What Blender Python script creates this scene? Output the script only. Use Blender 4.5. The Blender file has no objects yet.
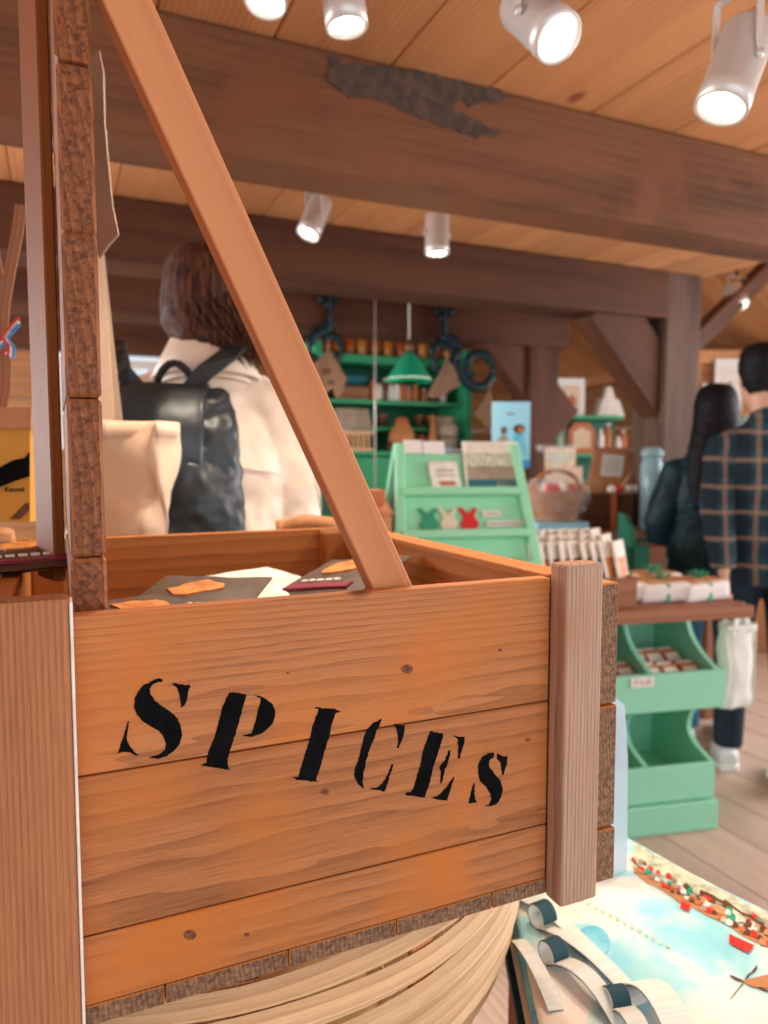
import bpy, bmesh, math, random
from mathutils import Vector, Matrix, noise, geometry
random.seed(7)
R = math.radians
scene = bpy.context.scene
col = scene.collection

# ------------------------------------------------------------------ camera, world, light
CAM_H = 1.32; YAW = R(24.1); PIT = math.atan(54/735); F = 735.0
cam = bpy.data.cameras.new('camera'); camo = bpy.data.objects.new('camera', cam); col.objects.link(camo)
camo.location = (0, 0, CAM_H); camo.rotation_euler = (math.pi/2-PIT, 0, -YAW)
cam.sensor_fit = 'VERTICAL'; cam.sensor_height = 36; cam.sensor_width = 27; cam.lens = F/1024*36
cam.clip_start = .02; cam.clip_end = 60
cam.dof.use_dof = True; cam.dof.focus_distance = .64; cam.dof.aperture_fstop = 5.0
scene.camera = camo
scene.view_settings.view_transform = 'Standard'
try: scene.view_settings.look = 'None'
except Exception: pass
scene.view_settings.gamma = 1; scene.view_settings.use_curve_mapping = False
scene.view_settings.exposure = 0.45
world = bpy.data.worlds.new('world'); scene.world = world; world.use_nodes = True
bg = world.node_tree.nodes['Background']; bg.inputs[0].default_value = (.80, .90, 1, 1); bg.inputs[1].default_value = .75
def area(name, loc, rot, sx, sy, power, color):
    l = bpy.data.lights.new(name, 'AREA'); l.shape = 'RECTANGLE'; l.size = sx; l.size_y = sy; l.energy = power; l.color = color
    o = bpy.data.objects.new(name, l); o.location = loc; o.rotation_euler = rot; col.objects.link(o); return o
area('fill_light_behind_camera', (.3, -1.7, 1.6), (R(90), 0, R(0)), 3.2, 2.0, 22, (.95, .97, 1))  # added soft fill behind the camera; there are no doors
area('fill_light_left', (-2.45, 3.9, 1.40), (R(90), 0, R(-90)), 4.6, 1.2, 135, (.92, .96, 1))  # unseen fill added inside the left wall, which has no windows
area('fill_light_right', (4.7, .8, 1.5), (R(90), 0, R(90)), 3.6, 1.2, 110, (.95, .97, 1))  # unseen fill added on the right to brighten the shop; no windows

# ------------------------------------------------------------------ measuring: pixel ray meets a plane of the room
fw = Vector((math.sin(YAW)*math.cos(PIT), math.cos(YAW)*math.cos(PIT), -math.sin(PIT)))
rt = Vector((math.cos(YAW), -math.sin(YAW), 0)); up = rt.cross(fw); C0 = Vector((0, 0, CAM_H))
def at(x, y, X=None, Y=None, Z=None, d=None):
    r = fw+rt*((x-384)/F)-up*((y-512)/F)
    if X is not None: t = X/r.x
    elif Y is not None: t = Y/r.y
    elif Z is not None: t = (Z-CAM_H)/r.z
    else: t = d
    return C0+r*t

# ------------------------------------------------------------------ materials
def lin(h):
    h = h.lstrip('#'); v = [int(h[i:i+2], 16)/255 for i in (0, 2, 4)]
    return tuple((c/12.92 if c <= .04045 else ((c+.055)/1.055)**2.4) for c in v)+(1,)
def newmat(name):
    m = bpy.data.materials.new(name); m.use_nodes = True; nt = m.node_tree
    return m, nt, nt.nodes['Principled BSDF'], nt.nodes, nt.links
def mixn(N, L, fac, a, b, mode='MIX'):
    n = N.new('ShaderNodeMix'); n.data_type = 'RGBA'; n.blend_type = mode
    for i, v in ((0, fac), (6, a), (7, b)):
        if hasattr(v, 'links') or isinstance(v, bpy.types.NodeSocket): L.new(v, n.inputs[i])
        else: n.inputs[i].default_value = v
    return n.outputs[2]
def mathn(N, L, op, a, b=None, c=None):
    n = N.new('ShaderNodeMath'); n.operation = op
    for i, v in enumerate((a, b, c)):
        if v is None: continue
        if isinstance(v, bpy.types.NodeSocket): L.new(v, n.inputs[i])
        else: n.inputs[i].default_value = v
    return n.outputs[0]
def ramp(N, L, src, stops):
    n = N.new('ShaderNodeValToRGB'); L.new(src, n.inputs[0]); e = n.color_ramp.elements
    while len(e) < len(stops): e.new(.5)
    for k, (p, c) in enumerate(stops): e[k].position = p; e[k].color = c if len(c) == 4 else (*c, 1)
    return n.outputs[0]
def noisen(N, L, vec, scale, detail=3, rough=.5, dist=0):
    n = N.new('ShaderNodeTexNoise'); L.new(vec, n.inputs['Vector']); n.inputs['Scale'].default_value = scale
    n.inputs['Detail'].default_value = detail; n.inputs['Roughness'].default_value = rough; n.inputs['Distortion'].default_value = dist
    return n.outputs[0]
def wood(name, light, dark, ring=45, endl=None, fibre=1.0, knots=True, rough=.6, endc=None, contrast=.55, bump=.25, knot_scale=7, vary=.25, blotch=None, dist=2.2, bigw=.9):
    m, nt, B, N, L = newmat(name)
    a = N.new('ShaderNodeAttribute'); a.attribute_name = 'gc'
    r = N.new('ShaderNodeAttribute'); r.attribute_name = 'rnd'
    eg = N.new('ShaderNodeAttribute'); eg.attribute_name = 'eg'
    off = N.new('ShaderNodeVectorMath'); off.operation = 'MULTIPLY_ADD'
    L.new(r.outputs['Fac'], N.new('ShaderNodeCombineXYZ').inputs[0])
    cx = N.new('ShaderNodeCombineXYZ')
    L.new(mathn(N, L, 'MULTIPLY', r.outputs['Fac'], 13.7), cx.inputs[0])
    L.new(mathn(N, L, 'MULTIPLY_ADD', r.outputs['Fac'], .9, .05), cx.inputs[1])
    L.new(mathn(N, L, 'MULTIPLY_ADD', mathn(N, L, 'FRACT', mathn(N, L, 'MULTIPLY', r.outputs['Fac'], 7.3)), .12, .03), cx.inputs[2])
    ad = N.new('ShaderNodeVectorMath'); ad.operation = 'ADD'; L.new(a.outputs['Vector'], ad.inputs[0]); L.new(cx.outputs[0], ad.inputs[1])
    mp = N.new('ShaderNodeMapping'); L.new(ad.outputs[0], mp.inputs[0]); mp.inputs['Scale'].default_value = (.13, 1, 1)
    wv = N.new('ShaderNodeTexWave'); wv.wave_type = 'RINGS'; wv.rings_direction = 'X'; wv.wave_profile = 'SAW'; L.new(mp.outputs[0], wv.inputs[0])
    wv.inputs['Scale'].default_value = ring; wv.inputs['Distortion'].default_value = dist; wv.inputs['Detail'].default_value = 2
    wv.inputs['Detail Scale'].default_value = .35; wv.inputs['Detail Roughness'].default_value = .55
    mf = N.new('ShaderNodeMapping'); L.new(ad.outputs[0], mf.inputs[0]); mf.inputs['Scale'].default_value = (.03, 1, 1)
    fib = noisen(N, L, mf.outputs[0], 700, 4, .7)
    big = noisen(N, L, mp.outputs[0], 9, 3, .6)
    g = mathn(N, L, 'MULTIPLY', mathn(N, L, 'POWER', wv.outputs['Fac'], 1.8), contrast)
    g = mathn(N, L, 'ADD', g, mathn(N, L, 'MULTIPLY', mathn(N, L, 'SUBTRACT', fib, .45), .9*fibre))
    g = mathn(N, L, 'ADD', g, mathn(N, L, 'MULTIPLY', mathn(N, L, 'SUBTRACT', big, .45), bigw))
    c = ramp(N, L, g, [(.0, lin(light)), (.95, lin(dark))])
    if blotch:
        bn = noisen(N, L, ad.outputs[0], 6, 2, .5)
        c = mixn(N, L, ramp(N, L, bn, [(.48, (0, 0, 0)), (.68, (1, 1, 1))]), c, lin(blotch))
    if knots:
        mk = N.new('ShaderNodeMapping'); L.new(ad.outputs[0], mk.inputs[0]); mk.inputs['Scale'].default_value = (.55, 1, 1)
        vo = N.new('ShaderNodeTexVoronoi'); L.new(mk.outputs[0], vo.inputs['Vector']); vo.inputs['Scale'].default_value = knot_scale
        d = ramp(N, L, vo.outputs['Distance'], [(.03, (1, 1, 1)), (.07, (0, 0, 0))])
        pick = mathn(N, L, 'GREATER_THAN', vo.outputs['Color'], .62)
        kf = mathn(N, L, 'MULTIPLY', mathn(N, L, 'MULTIPLY', d, pick), .75)
        c = mixn(N, L, kf, c, lin(dark), 'MULTIPLY')
    v = mathn(N, L, 'MULTIPLY_ADD', mathn(N, L, 'FRACT', mathn(N, L, 'MULTIPLY', r.outputs['Fac'], 11.3)), vary*2, 1-vary)
    hsv = N.new('ShaderNodeHueSaturation'); L.new(c, hsv.inputs['Color']); L.new(v, hsv.inputs['Value']); c = hsv.outputs[0]
    if endc:
        en = noisen(N, L, a.outputs['Vector'], 260, 4, .7)
        ec = mixn(N, L, ramp(N, L, en, [(.35, (0, 0, 0)), (.65, (1, 1, 1))]), lin(endc), lin(endl or light))
        ec = mixn(N, L, mathn(N, L, 'MULTIPLY', wv.outputs['Fac'], .6), ec, lin(endc))
        c = mixn(N, L, eg.outputs['Fac'], c, ec)
    L.new(c, B.inputs['Base Color']); B.inputs['Roughness'].default_value = rough
    B.inputs['Specular IOR Level'].default_value = .3
    bp = N.new('ShaderNodeBump'); bp.inputs['Strength'].default_value = bump; bp.inputs['Distance'].default_value = .0015
    L.new(g, bp.inputs['Height']); L.new(bp.outputs[0], B.inputs['Normal'])
    return m
def plain(name, c, rough=.5, metal=0, c2=None, scale=20, bump=0, bscale=60, emit=0, alpha=1, trans=0, spec=.5, detail=3, lo=.4, hi=.62, sheen=0):
    m, nt, B, N, L = newmat(name)
    tc = N.new('ShaderNodeTexCoord')
    if c2:
        f = ramp(N, L, noisen(N, L, tc.outputs['Object'], scale, detail, .6), [(lo, (0, 0, 0)), (hi, (1, 1, 1))])
        L.new(mixn(N, L, f, lin(c), lin(c2)), B.inputs['Base Color'])
    else:
        f = noisen(N, L, tc.outputs['Object'], 14, 2, .5)
        a, b = lin(c), tuple(x*.9 for x in lin(c)[:3])+(1,)
        L.new(mixn(N, L, f, a, b), B.inputs['Base Color'])
    B.inputs['Roughness'].default_value = rough; B.inputs['Metallic'].default_value = metal; B.inputs['Alpha'].default_value = alpha
    B.inputs['Transmission Weight'].default_value = trans; B.inputs['Specular IOR Level'].default_value = spec
    if sheen: B.inputs['Sheen Weight'].default_value = sheen
    if emit: B.inputs['Emission Color'].default_value = lin(c); B.inputs['Emission Strength'].default_value = emit
    if bump:
        bp = N.new('ShaderNodeBump'); bp.inputs['Strength'].default_value = bump; bp.inputs['Distance'].default_value = .004
        L.new(noisen(N, L, tc.outputs['Object'], bscale, 4, .6), bp.inputs['Height']); L.new(bp.outputs[0], B.inputs['Normal'])
    return m
def weave(name, c, c2, sc=900, rough=.9, bump=.3):
    m, nt, B, N, L = newmat(name); tc = N.new('ShaderNodeTexCoord')
    w1 = N.new('ShaderNodeTexWave'); w1.bands_direction = 'X'; w1.inputs['Scale'].default_value = sc/6; L.new(tc.outputs['Object'], w1.inputs[0])
    w2 = N.new('ShaderNodeTexWave'); w2.bands_direction = 'Z'; w2.inputs['Scale'].default_value = sc/6; L.new(tc.outputs['Object'], w2.inputs[0])
    h = mathn(N, L, 'MULTIPLY', w1.outputs['Fac'], w2.outputs['Fac'])
    h2 = mathn(N, L, 'ADD', mathn(N, L, 'MULTIPLY', h, .4), noisen(N, L, tc.outputs['Object'], 9, 3, .6))
    L.new(mixn(N, L, ramp(N, L, h2, [(.35, (0, 0, 0)), (.85, (1, 1, 1))]), lin(c), lin(c2)), B.inputs['Base Color'])
    B.inputs['Roughness'].default_value = rough; B.inputs['Sheen Weight'].default_value = .2
    bp = N.new('ShaderNodeBump'); bp.inputs['Strength'].default_value = bump; bp.inputs['Distance'].default_value = .001
    L.new(h, bp.inputs['Height']); L.new(bp.outputs[0], B.inputs['Normal'])
    return m
M = {}
M['crate'] = wood('crate wood', '#be7846', '#603216', ring=105, endc='#6b3a20', contrast=.38, fibre=1.25, vary=.03, blotch='#c4702f', rough=.62, dist=5.5, bump=.35, knot_scale=9, bigw=.6)
M['crate_in'] = wood('crate inner wood', '#bd7638', '#824618', ring=75, endc='#5c3a28', endl='#a8805f', contrast=.45, dist=4, vary=.06)
M['batten'] = wood('weathered batten', '#bc9880', '#775040', ring=72, endc='#7a4b2e', contrast=.5, dist=3.5, fibre=1.5, blotch='#a87c60', vary=.04, rough=.7)
M['endgrain'] = wood('rack board', '#a8653a', '#5e3018', ring=40, endc='#54280f', contrast=.6, vary=.12)
M['rackpost'] = wood('rack post', '#91501f', '#683612', ring=30, contrast=.3, endc='#6b3a20', vary=.05)
M['batten_tan'] = wood('orange weathered batten', '#b4754c', '#74442a', ring=72, endc='#7a4b2e', contrast=.45, dist=3.5, fibre=1.4, vary=.03, rough=.7)
M['brace'] = wood('planed brace', '#c98456', '#9c5a34', ring=25, contrast=.25, fibre=.5, knots=True, vary=.02, bump=.1)
M['ceiling'] = wood('ceiling boards', '#d69a68', '#955a30', ring=22, contrast=.28, fibre=.6, knot_scale=3, vary=.16, rough=.55, bump=.1, dist=5)
M['ceiling'].name = 'ceiling boards'
M['beam'] = wood('old beam', '#7c5034', '#2c180e', ring=14, dist=14, contrast=.25, bigw=1.8, fibre=1.0, knot_scale=4, vary=.08, blotch='#7a4b30', bump=.5, rough=.7)
M['beam2'] = wood('dark beam', '#623b27', '#28140c', ring=12, dist=12, contrast=.25, bigw=1.5, knot_scale=4, vary=.06, bump=.4, rough=.7)
M['post'] = wood('weathered post', '#745a4d', '#2a1c16', ring=26, dist=9, contrast=.4, bigw=1.5, fibre=1.3, knot_scale=4, vary=.05, bump=.5, rough=.8)
M['floor'] = wood('floor boards', '#cdb4a2', '#937868', ring=18, contrast=.5, fibre=.9, knot_scale=3, vary=.12, rough=.55)
M['wallwood'] = wood('wall boards', '#b98558', '#80532f', ring=20, contrast=.5, vary=.12)
M['slab'] = wood('counter slab', '#a56f50', '#6e4430', ring=30, contrast=.5, vary=.05)
M['birch'] = wood('pale split wood', '#ecc698', '#a05c28', ring=50, dist=4, contrast=.35, fibre=.9, knot_scale=14, vary=.1, rough=.5)
M['gap'] = plain('dark gap', '#2a1a10', .9)
M['ink'] = plain('stencil paint', '#060708', .9, spec=.1, c2='#121314', scale=60, bump=.4, bscale=300, lo=.35, hi=.75)
M['mint'] = plain('mint paint', '#9ce8bc', .45)
M['mintd'] = plain('counter paint', '#90d8b6', .5)
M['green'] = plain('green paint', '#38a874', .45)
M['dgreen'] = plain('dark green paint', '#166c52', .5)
M['iron'] = plain('wrought iron', '#0b2a30', .45, metal=.3)
M['steel'] = plain('brushed aluminium', '#ddd8d4', .38, metal=.35)
M['blackp'] = plain('black plastic', '#141416', .4)
M['white'] = plain('white', '#f2eee8', .6)
M['paper'] = plain('paper', '#f3ebe0', .8, c2='#e2d6c8', scale=30)
M['kraft'] = plain('kraft paper', '#c98f62', .8, c2='#b57b50', scale=14, bump=.3, bscale=30)
M['burlap'] = weave('burlap', '#9a765c', '#7d5c45', 500)
M['canvas'] = weave('cream canvas', '#ecd2b6', '#dcb896', 1500)
M['canvasw'] = weave('white canvas', '#eef0ea', '#dcdcd2', 900)
M['yellow'] = plain('ochre paper', '#d99a35', .6)
M['lens'] = plain('lit lens', '#fff3dc', .3, emit=9)
M['rim'] = plain('reflector', '#ffffff', .15, metal=.9)
M['jacket'] = plain('cream leather', '#efdcc8', .5, c2='#e6cfb8', scale=8, bump=.35, bscale=16)
M['backpack'] = plain('black rubberised cloth', '#1a2228', .38, c2='#222c33', scale=10, bump=.4, bscale=12)
M['strapblk'] = plain('black webbing', '#17191c', .6)
def hairmat(name, c, c2, rough=.62):
    m, nt, B, N, L = newmat(name); tc = N.new('ShaderNodeTexCoord'); mp = N.new('ShaderNodeMapping'); L.new(tc.outputs['Object'], mp.inputs[0]); mp.inputs['Scale'].default_value = (1, 1, .07)
    f = noisen(N, L, mp.outputs[0], 130, 3, .6, .3); L.new(ramp(N, L, f, [(.38, lin(c)), (.72, lin(c2))]), B.inputs['Base Color']); B.inputs['Roughness'].default_value = rough; B.inputs['Specular IOR Level'].default_value = .22
    bp = N.new('ShaderNodeBump'); bp.inputs['Strength'].default_value = .6; bp.inputs['Distance'].default_value = .003; L.new(f, bp.inputs['Height']); L.new(bp.outputs[0], B.inputs['Normal']); return m
M['hairbr'] = hairmat('brown hair', '#26120b', '#6e4028')
M['hairbk'] = hairmat('black hair', '#07070b', '#131118', .6)
M['skin'] = plain('skin', '#d8a488', .5)
M['jackdk'] = plain('dark teal jacket', '#0b222c', .55, spec=.3, c2='#10323c', scale=6, bump=.6, bscale=10)
M['jeans'] = plain('blue jeans', '#1b4a66', .8, c2='#235a78', scale=12)
M['trous'] = plain('navy trousers', '#0c1c2c', .8, c2='#12293c', scale=12)
M['shoe'] = plain('white shoe leather', '#e9ecea', .5)
M['amber'] = plain('amber glass', '#c9661c', .2, c2='#8f3d10', scale=14)
M['amberl'] = plain('clear amber glass', '#e0903c', .25)
M['terra'] = plain('terracotta', '#c5703f', .6)
M['brown'] = plain('brown glaze', '#6b3f22', .35)
M['stone'] = plain('stoneware', '#a89884', .5, c2='#8d7c68', scale=10)
M['red'] = plain('red', '#e02a20', .5)
M['blue'] = plain('blue', '#2f8fd0', .5)
M['sky'] = plain('sky blue print', '#9fdcf2', .5)
M['teal'] = plain('teal', '#1c6c78', .6)
M['dteal'] = plain('dark teal', '#0e4350', .7)
M['cyan'] = plain('cyan print', '#52bcd8', .6, c2='#8fd8e8', scale=16)
M['purple'] = plain('purple', '#7a3a78', .6)
M['grey'] = plain('grey card', '#8d8f90', .6)
M['magwhite'] = plain('cream felt', '#f0e0c4', .7)
M['magred'] = plain('red enamel', '#e8202a', .4)
M['maggreen'] = plain('green enamel', '#2aa580', .4)
M['wicker'] = wood('wicker', '#d08a55', '#8c4f28', ring=60, contrast=.6, knots=False)
M['hamper'] = wood('dark wicker', '#704426', '#3a2010', ring=60, contrast=.6, knots=False)
M['packet'] = plain('spice packet', '#4b3a30', .5, c2='#5c483a', scale=60)
M['leaf'] = plain('orange spice print', '#e0954a', .5, c2='#c07030', scale=70)
M['maroon'] = plain('maroon band', '#8a2038', .5)
M['tar'] = plain('old tar', '#43352e', .8, c2='#5c4538', scale=30, bump=.5)
M['sheet'] = plain('blue clear plastic', '#cfe6f4', .25, alpha=.62)
M['cello'] = plain('cellophane', '#f2f8fa', .08, alpha=.14, bump=.9, bscale=14)
M['lampgreen'] = plain('green enamel lamp', '#159a70', .3)
M['glow'] = plain('lamp opening', '#fff8e8', .4, emit=1.5)
M['glass'] = plain('window glass', '#eef8ff', .05, alpha=.25)
M['glassjar'] = plain('jar glass', '#a9cfd4', .1, alpha=.55)
M['outside'] = plain('bright outside', '#e6f4ff', .8, emit=3)
# printed tote: watercolour sky and peach cloud
m, nt, B, N, L = newmat('watercolour print'); tc = N.new('ShaderNodeTexCoord')
n1 = noisen(N, L, tc.outputs['Object'], 4.2, 4, .55, .6); n2 = noisen(N, L, tc.outputs['Object'], 9, 3, .6)
c = ramp(N, L, n1, [(.30, lin('#74cbe0')), (.46, lin('#a8dfe6')), (.52, lin('#f4ece0')), (.74, lin('#f2d2bf'))])
c = mixn(N, L, ramp(N, L, n2, [(.5, (0, 0, 0)), (.8, (1, 1, 1))]), c, lin('#f5eee0'))
L.new(c, B.inputs['Base Color']); B.inputs['Roughness'].default_value = .85; M['print'] = m
m, nt, B, N, L = newmat('sage print'); tc = N.new('ShaderNodeTexCoord')
c = ramp(N, L, noisen(N, L, tc.outputs['Object'], 60, 4, .7), [(.3, lin('#8a9a7c')), (.6, lin('#d9d6bd'))])
L.new(c, B.inputs['Base Color']); B.inputs['Roughness'].default_value = .85; M['sage'] = m
# plaid
m, nt, B, N, L = newmat('plaid flannel'); tc = N.new('ShaderNodeTexCoord'); sp = N.new('ShaderNodeSeparateXYZ')
nz_ = N.new('ShaderNodeTexNoise'); L.new(tc.outputs['Object'], nz_.inputs[0]); nz_.inputs['Scale'].default_value = 5
va = N.new('ShaderNodeVectorMath'); va.operation = 'MULTIPLY_ADD'; L.new(nz_.outputs['Color'], va.inputs[0]); va.inputs[1].default_value = (.03, .03, .03); L.new(tc.outputs['Object'], va.inputs[2]); L.new(va.outputs[0], sp.inputs[0])
def stripe(src, period, width, offs=0):
    f = mathn(N, L, 'FRACT', mathn(N, L, 'ADD', mathn(N, L, 'DIVIDE', src, period), offs))
    return mathn(N, L, 'LESS_THAN', f, width)
c = mixn(N, L, stripe(sp.outputs[0], .115, .45), lin('#17414f'), lin('#0e2330'))
c = mixn(N, L, mathn(N, L, 'MULTIPLY', stripe(sp.outputs[2], .105, .45), .55), c, lin('#0a1c28'))
c = mixn(N, L, mathn(N, L, 'MULTIPLY', stripe(sp.outputs[0], .115, .16, .4), .38), c, lin('#b08a6a'))
c = mixn(N, L, mathn(N, L, 'MULTIPLY', stripe(sp.outputs[2], .105, .15, .4), .42), c, lin('#b08a6a'))
L.new(c, B.inputs['Base Color']); B.inputs['Roughness'].default_value = .9; M['plaid'] = m

# ------------------------------------------------------------------ mesh builder
class MB:
    def __init__(s): s.v = []; s.f = []; s.gc = []; s.rnd = []; s.eg = []; s.sm = []
    def add(s, vs, fs, gcs=None, rnd=None, egs=None, smooth=False):
        b = len(s.v); s.v += [Vector(v) for v in vs]; s.gc += [Vector(g) for g in (gcs or vs)]
        rnd = random.random() if rnd is None else rnd; s.rnd += [rnd]*len(vs)
        for i, f in enumerate(fs): s.f.append([b+k for k in f]); s.eg.append(egs[i] if egs else 0); s.sm.append(smooth)
        return s
    def box(s, c, size, rot=None, bev=.0, rnd=None, jit=0):
        """box centred at c; grain along its longest side; chamfered edges"""
        sx, sy, sz = [k/2 for k in size]; ax = max(range(3), key=lambda i: size[i]); rot = rot or Matrix.Identity(3)
        bm = bmesh.new(); bmesh.ops.create_cube(bm, size=1)
        for v in bm.verts: v.co = Vector((v.co.x*size[0], v.co.y*size[1], v.co.z*size[2]))
        if bev: bmesh.ops.bevel(bm, geom=bm.edges[:], offset=min(bev, min(size)*.45), segments=2 if bev > .003 else 1, affect='EDGES', profile=.6)
        perm = {0: (0, 1, 2), 1: (1, 0, 2), 2: (2, 0, 1)}[ax]
        vs, gs, fs, es = [], [], [], []
        bm.verts.ensure_lookup_table(); bm.normal_update()
        for v in bm.verts:
            p = v.co.copy(); gs.append((p[perm[0]], p[perm[1]], p[perm[2]]))
            if jit: p += Vector((noise.noise(p*9+Vector((i*7, 0, 0))) for i in range(3)))*jit
            vs.append(Vector(c)+rot @ p)
        for f in bm.faces: fs.append([v.index for v in f.verts]); es.append(1 if abs(f.normal[ax]) > .9 else 0)
        bm.free(); return s.add(vs, fs, gs, rnd, es)
    def bar(s, a, b, w, t, side=Vector((0, 0, 1)), bev=.001, rnd=None):
        """square bar from a to b, w across `side`, t the other way"""
        a, b = Vector(a), Vector(b); x = (b-a).normalized(); z = (side-side.dot(x)*x).normalized(); y = z.cross(x)
        m = Matrix((x, y, z)).transposed(); return s.box((a+b)/2, ((b-a).length, t, w), m, bev, rnd)
    def loft(s, rings, n=16, ref=Vector((1, 0, 0)), closed=False, cap=True, smooth=True):
        """rings: (point, rx, ry); elliptical sections square to the path"""
        P = [Vector(r[0]) for r in rings]; vs = []; gs = []; L_ = 0
        for i, r in enumerate(rings):
            t = (P[min(i+1, len(P)-1)]-P[max(i-1, 0)])
            t = t.normalized() if t.length > 1e-9 else Vector((0, 0, 1))
            u = ref-ref.dot(t)*t
            if u.length < .15: u = Vector((0, 1, 0))-t.y*t
            u.normalize(); w = t.cross(u)
            if i: L_ += (P[i]-P[i-1]).length
            for k in range(n):
                a = 2*math.pi*k/n; ca, sa = math.cos(a), math.sin(a)
                vs.append(P[i]+u*r[1]*ca+w*r[2]*sa); gs.append((L_, r[1]*ca, r[2]*sa))
        fs = []
        for i in range(len(P)-1):
            for k in range(n): fs.append([i*n+k, i*n+(k+1) % n, (i+1)*n+(k+1) % n, (i+1)*n+k])
        if cap: fs.append(list(range(n))[::-1]); fs.append([(len(P)-1)*n+k for k in range(n)])
        return s.add(vs, fs, gs, smooth=smooth)
    def tube(s, pts, r, n=8, cap=True):
        rr = r if isinstance(r, (list, tuple)) else [r]*len(pts)
        return s.loft([(p, a, a) for p, a in zip(pts, rr)], n, cap=cap)
    def lathe(s, prof, c=(0, 0, 0), n=20, axis=None):
        c = Vector(c); q = Vector((0, 0, 1)).rotation_difference(Vector(axis or (0, 0, 1)).normalized()); vs = []
        for r, z in prof:
            for k in range(n): a = 2*math.pi*k/n; vs.append(c+q @ Vector((max(r, 1e-4)*math.cos(a), max(r, 1e-4)*math.sin(a), z)))
        fs = [[i*n+k, i*n+(k+1) % n, (i+1)*n+(k+1) % n, (i+1)*n+k] for i in range(len(prof)-1) for k in range(n)]
        fs.append(list(range(n))[::-1]); fs.append([(len(prof)-1)*n+k for k in range(n)])
        return s.add(vs, fs, smooth=True)
    def poly(s, pts, nrm, th, rnd=None):
        """flat outline (3D points in a plane) given thickness th along nrm"""
        pts = [Vector(p) for p in pts]; nrm = Vector(nrm).normalized(); n = len(pts)
        tris = geometry.tessellate_polygon([pts]); vs = pts+[p+nrm*th for p in pts]
        fs = [list(t) for t in tris]+[[k+n for k in t][::-1] for t in tris]+[[i, (i+1) % n, (i+1) % n+n, i+n] for i in range(n)]
        return s.add(vs, fs, rnd=rnd)
    def ribbon(s, pts, w, th, wdir):
        """flat strap swept along pts; wdir its width direction (vector or list)"""
        P = [Vector(p) for p in pts]; vs = []; gs = []
        for i, p in enumerate(P):
            t = (P[min(i+1, len(P)-1)]-P[max(i-1, 0)]).normalized(); wd = Vector(wdir[i] if isinstance(wdir, list) else wdir)
            wd = (wd-wd.dot(t)*t).normalized(); nn = t.cross(wd)
            for a, b in ((-1, -1), (1, -1), (1, 1), (-1, 1)): vs.append(p+wd*w/2*a+nn*th/2*b); gs.append((i*.01, a*w/2, b*th))
        fs = [[i*4+k, i*4+(k+1) % 4, i*4+4+(k+1) % 4, i*4+4+k] for i in range(len(P)-1) for k in range(4)]
        fs += [[3, 2, 1, 0], [len(P)*4-4+k for k in range(4)]]
        return s.add(vs, fs, gs, smooth=False)
    def grid(s, fn, nu, nv, th=0, smooth=True):
        vs = [Vector(fn(i/(nu-1), j/(nv-1))) for j in range(nv) for i in range(nu)]
        fs = [[j*nu+i, j*nu+i+1, (j+1)*nu+i+1, (j+1)*nu+i] for j in range(nv-1) for i in range(nu-1)]
        return s.add(vs, fs, smooth=smooth)
    def build(s, name, mat, parent=None, world=False, mods=None):
        me = bpy.data.meshes.new(name); vs = s.v
        if parent is not None and world:
            r = parent
            while r.parent: r = r.parent
            inv = (Matrix.Translation(r.location) @ r.rotation_euler.to_matrix().to_4x4()).inverted(); vs = [inv @ v for v in vs]
        me.from_pydata([tuple(v) for v in vs], [], s.f)
        a = me.attributes.new('gc', 'FLOAT_VECTOR', 'POINT'); a.data.foreach_set('vector', [x for g in s.gc for x in g])
        a = me.attributes.new('rnd', 'FLOAT', 'POINT'); a.data.foreach_set('value', s.rnd)
        a = me.attributes.new('eg', 'FLOAT', 'FACE'); a.data.foreach_set('value', [float(e) for e in s.eg])
        me.polygons.foreach_set('use_smooth', s.sm)
        bm = bmesh.new(); bm.from_mesh(me); bmesh.ops.recalc_face_normals(bm, faces=bm.faces[:]); bm.to_mesh(me); bm.free()
        me.materials.append(M[mat] if isinstance(mat, str) else mat); me.update()
        o = bpy.data.objects.new(name, me); col.objects.link(o)
        if parent is not None: o.parent = parent
        for k in (mods or []):
            md = o.modifiers.new(k[0], k[0])
            for p, v in k[1].items(): setattr(md, p, v)
        return o
VOX = lambda s, it=6: [('REMESH', dict(mode='VOXEL', voxel_size=s, use_smooth_shade=True)), ('SMOOTH', dict(iterations=it, factor=.5))]
SOL = lambda t: [('SOLIDIFY', dict(thickness=t, offset=0))]
def tag(o, label, cat, group=None):
    o['label'] = label; o['category'] = cat
    if group: o['group'] = group
    return o
def thing(name, label, cat, loc=(0, 0, 0), rz=0, group=None):
    o = bpy.data.objects.new(name, None); o.empty_display_size = .05; col.objects.link(o)
    o.location = loc; o.rotation_euler = (0, 0, rz); return tag(o, label, cat, group)
def struct(o): o['kind'] = 'structure'; return o
def dup(o, loc, rz=None, label=None, group=None):
    def rec(a, par):
        c = a.copy(); col.objects.link(c)
        if par: c.parent = par
        for ch in list(kids.get(a.name, [])): rec(ch, c)
        return c
    kids = {}
    for q in bpy.data.objects:
        if q.parent: kids.setdefault(q.parent.name, []).append(q)
    c = rec(o, None); c.location = loc
    if rz is not None: c.rotation_euler = (0, 0, rz)
    if label: c['label'] = label
    if group: c['group'] = group
    return c

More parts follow.
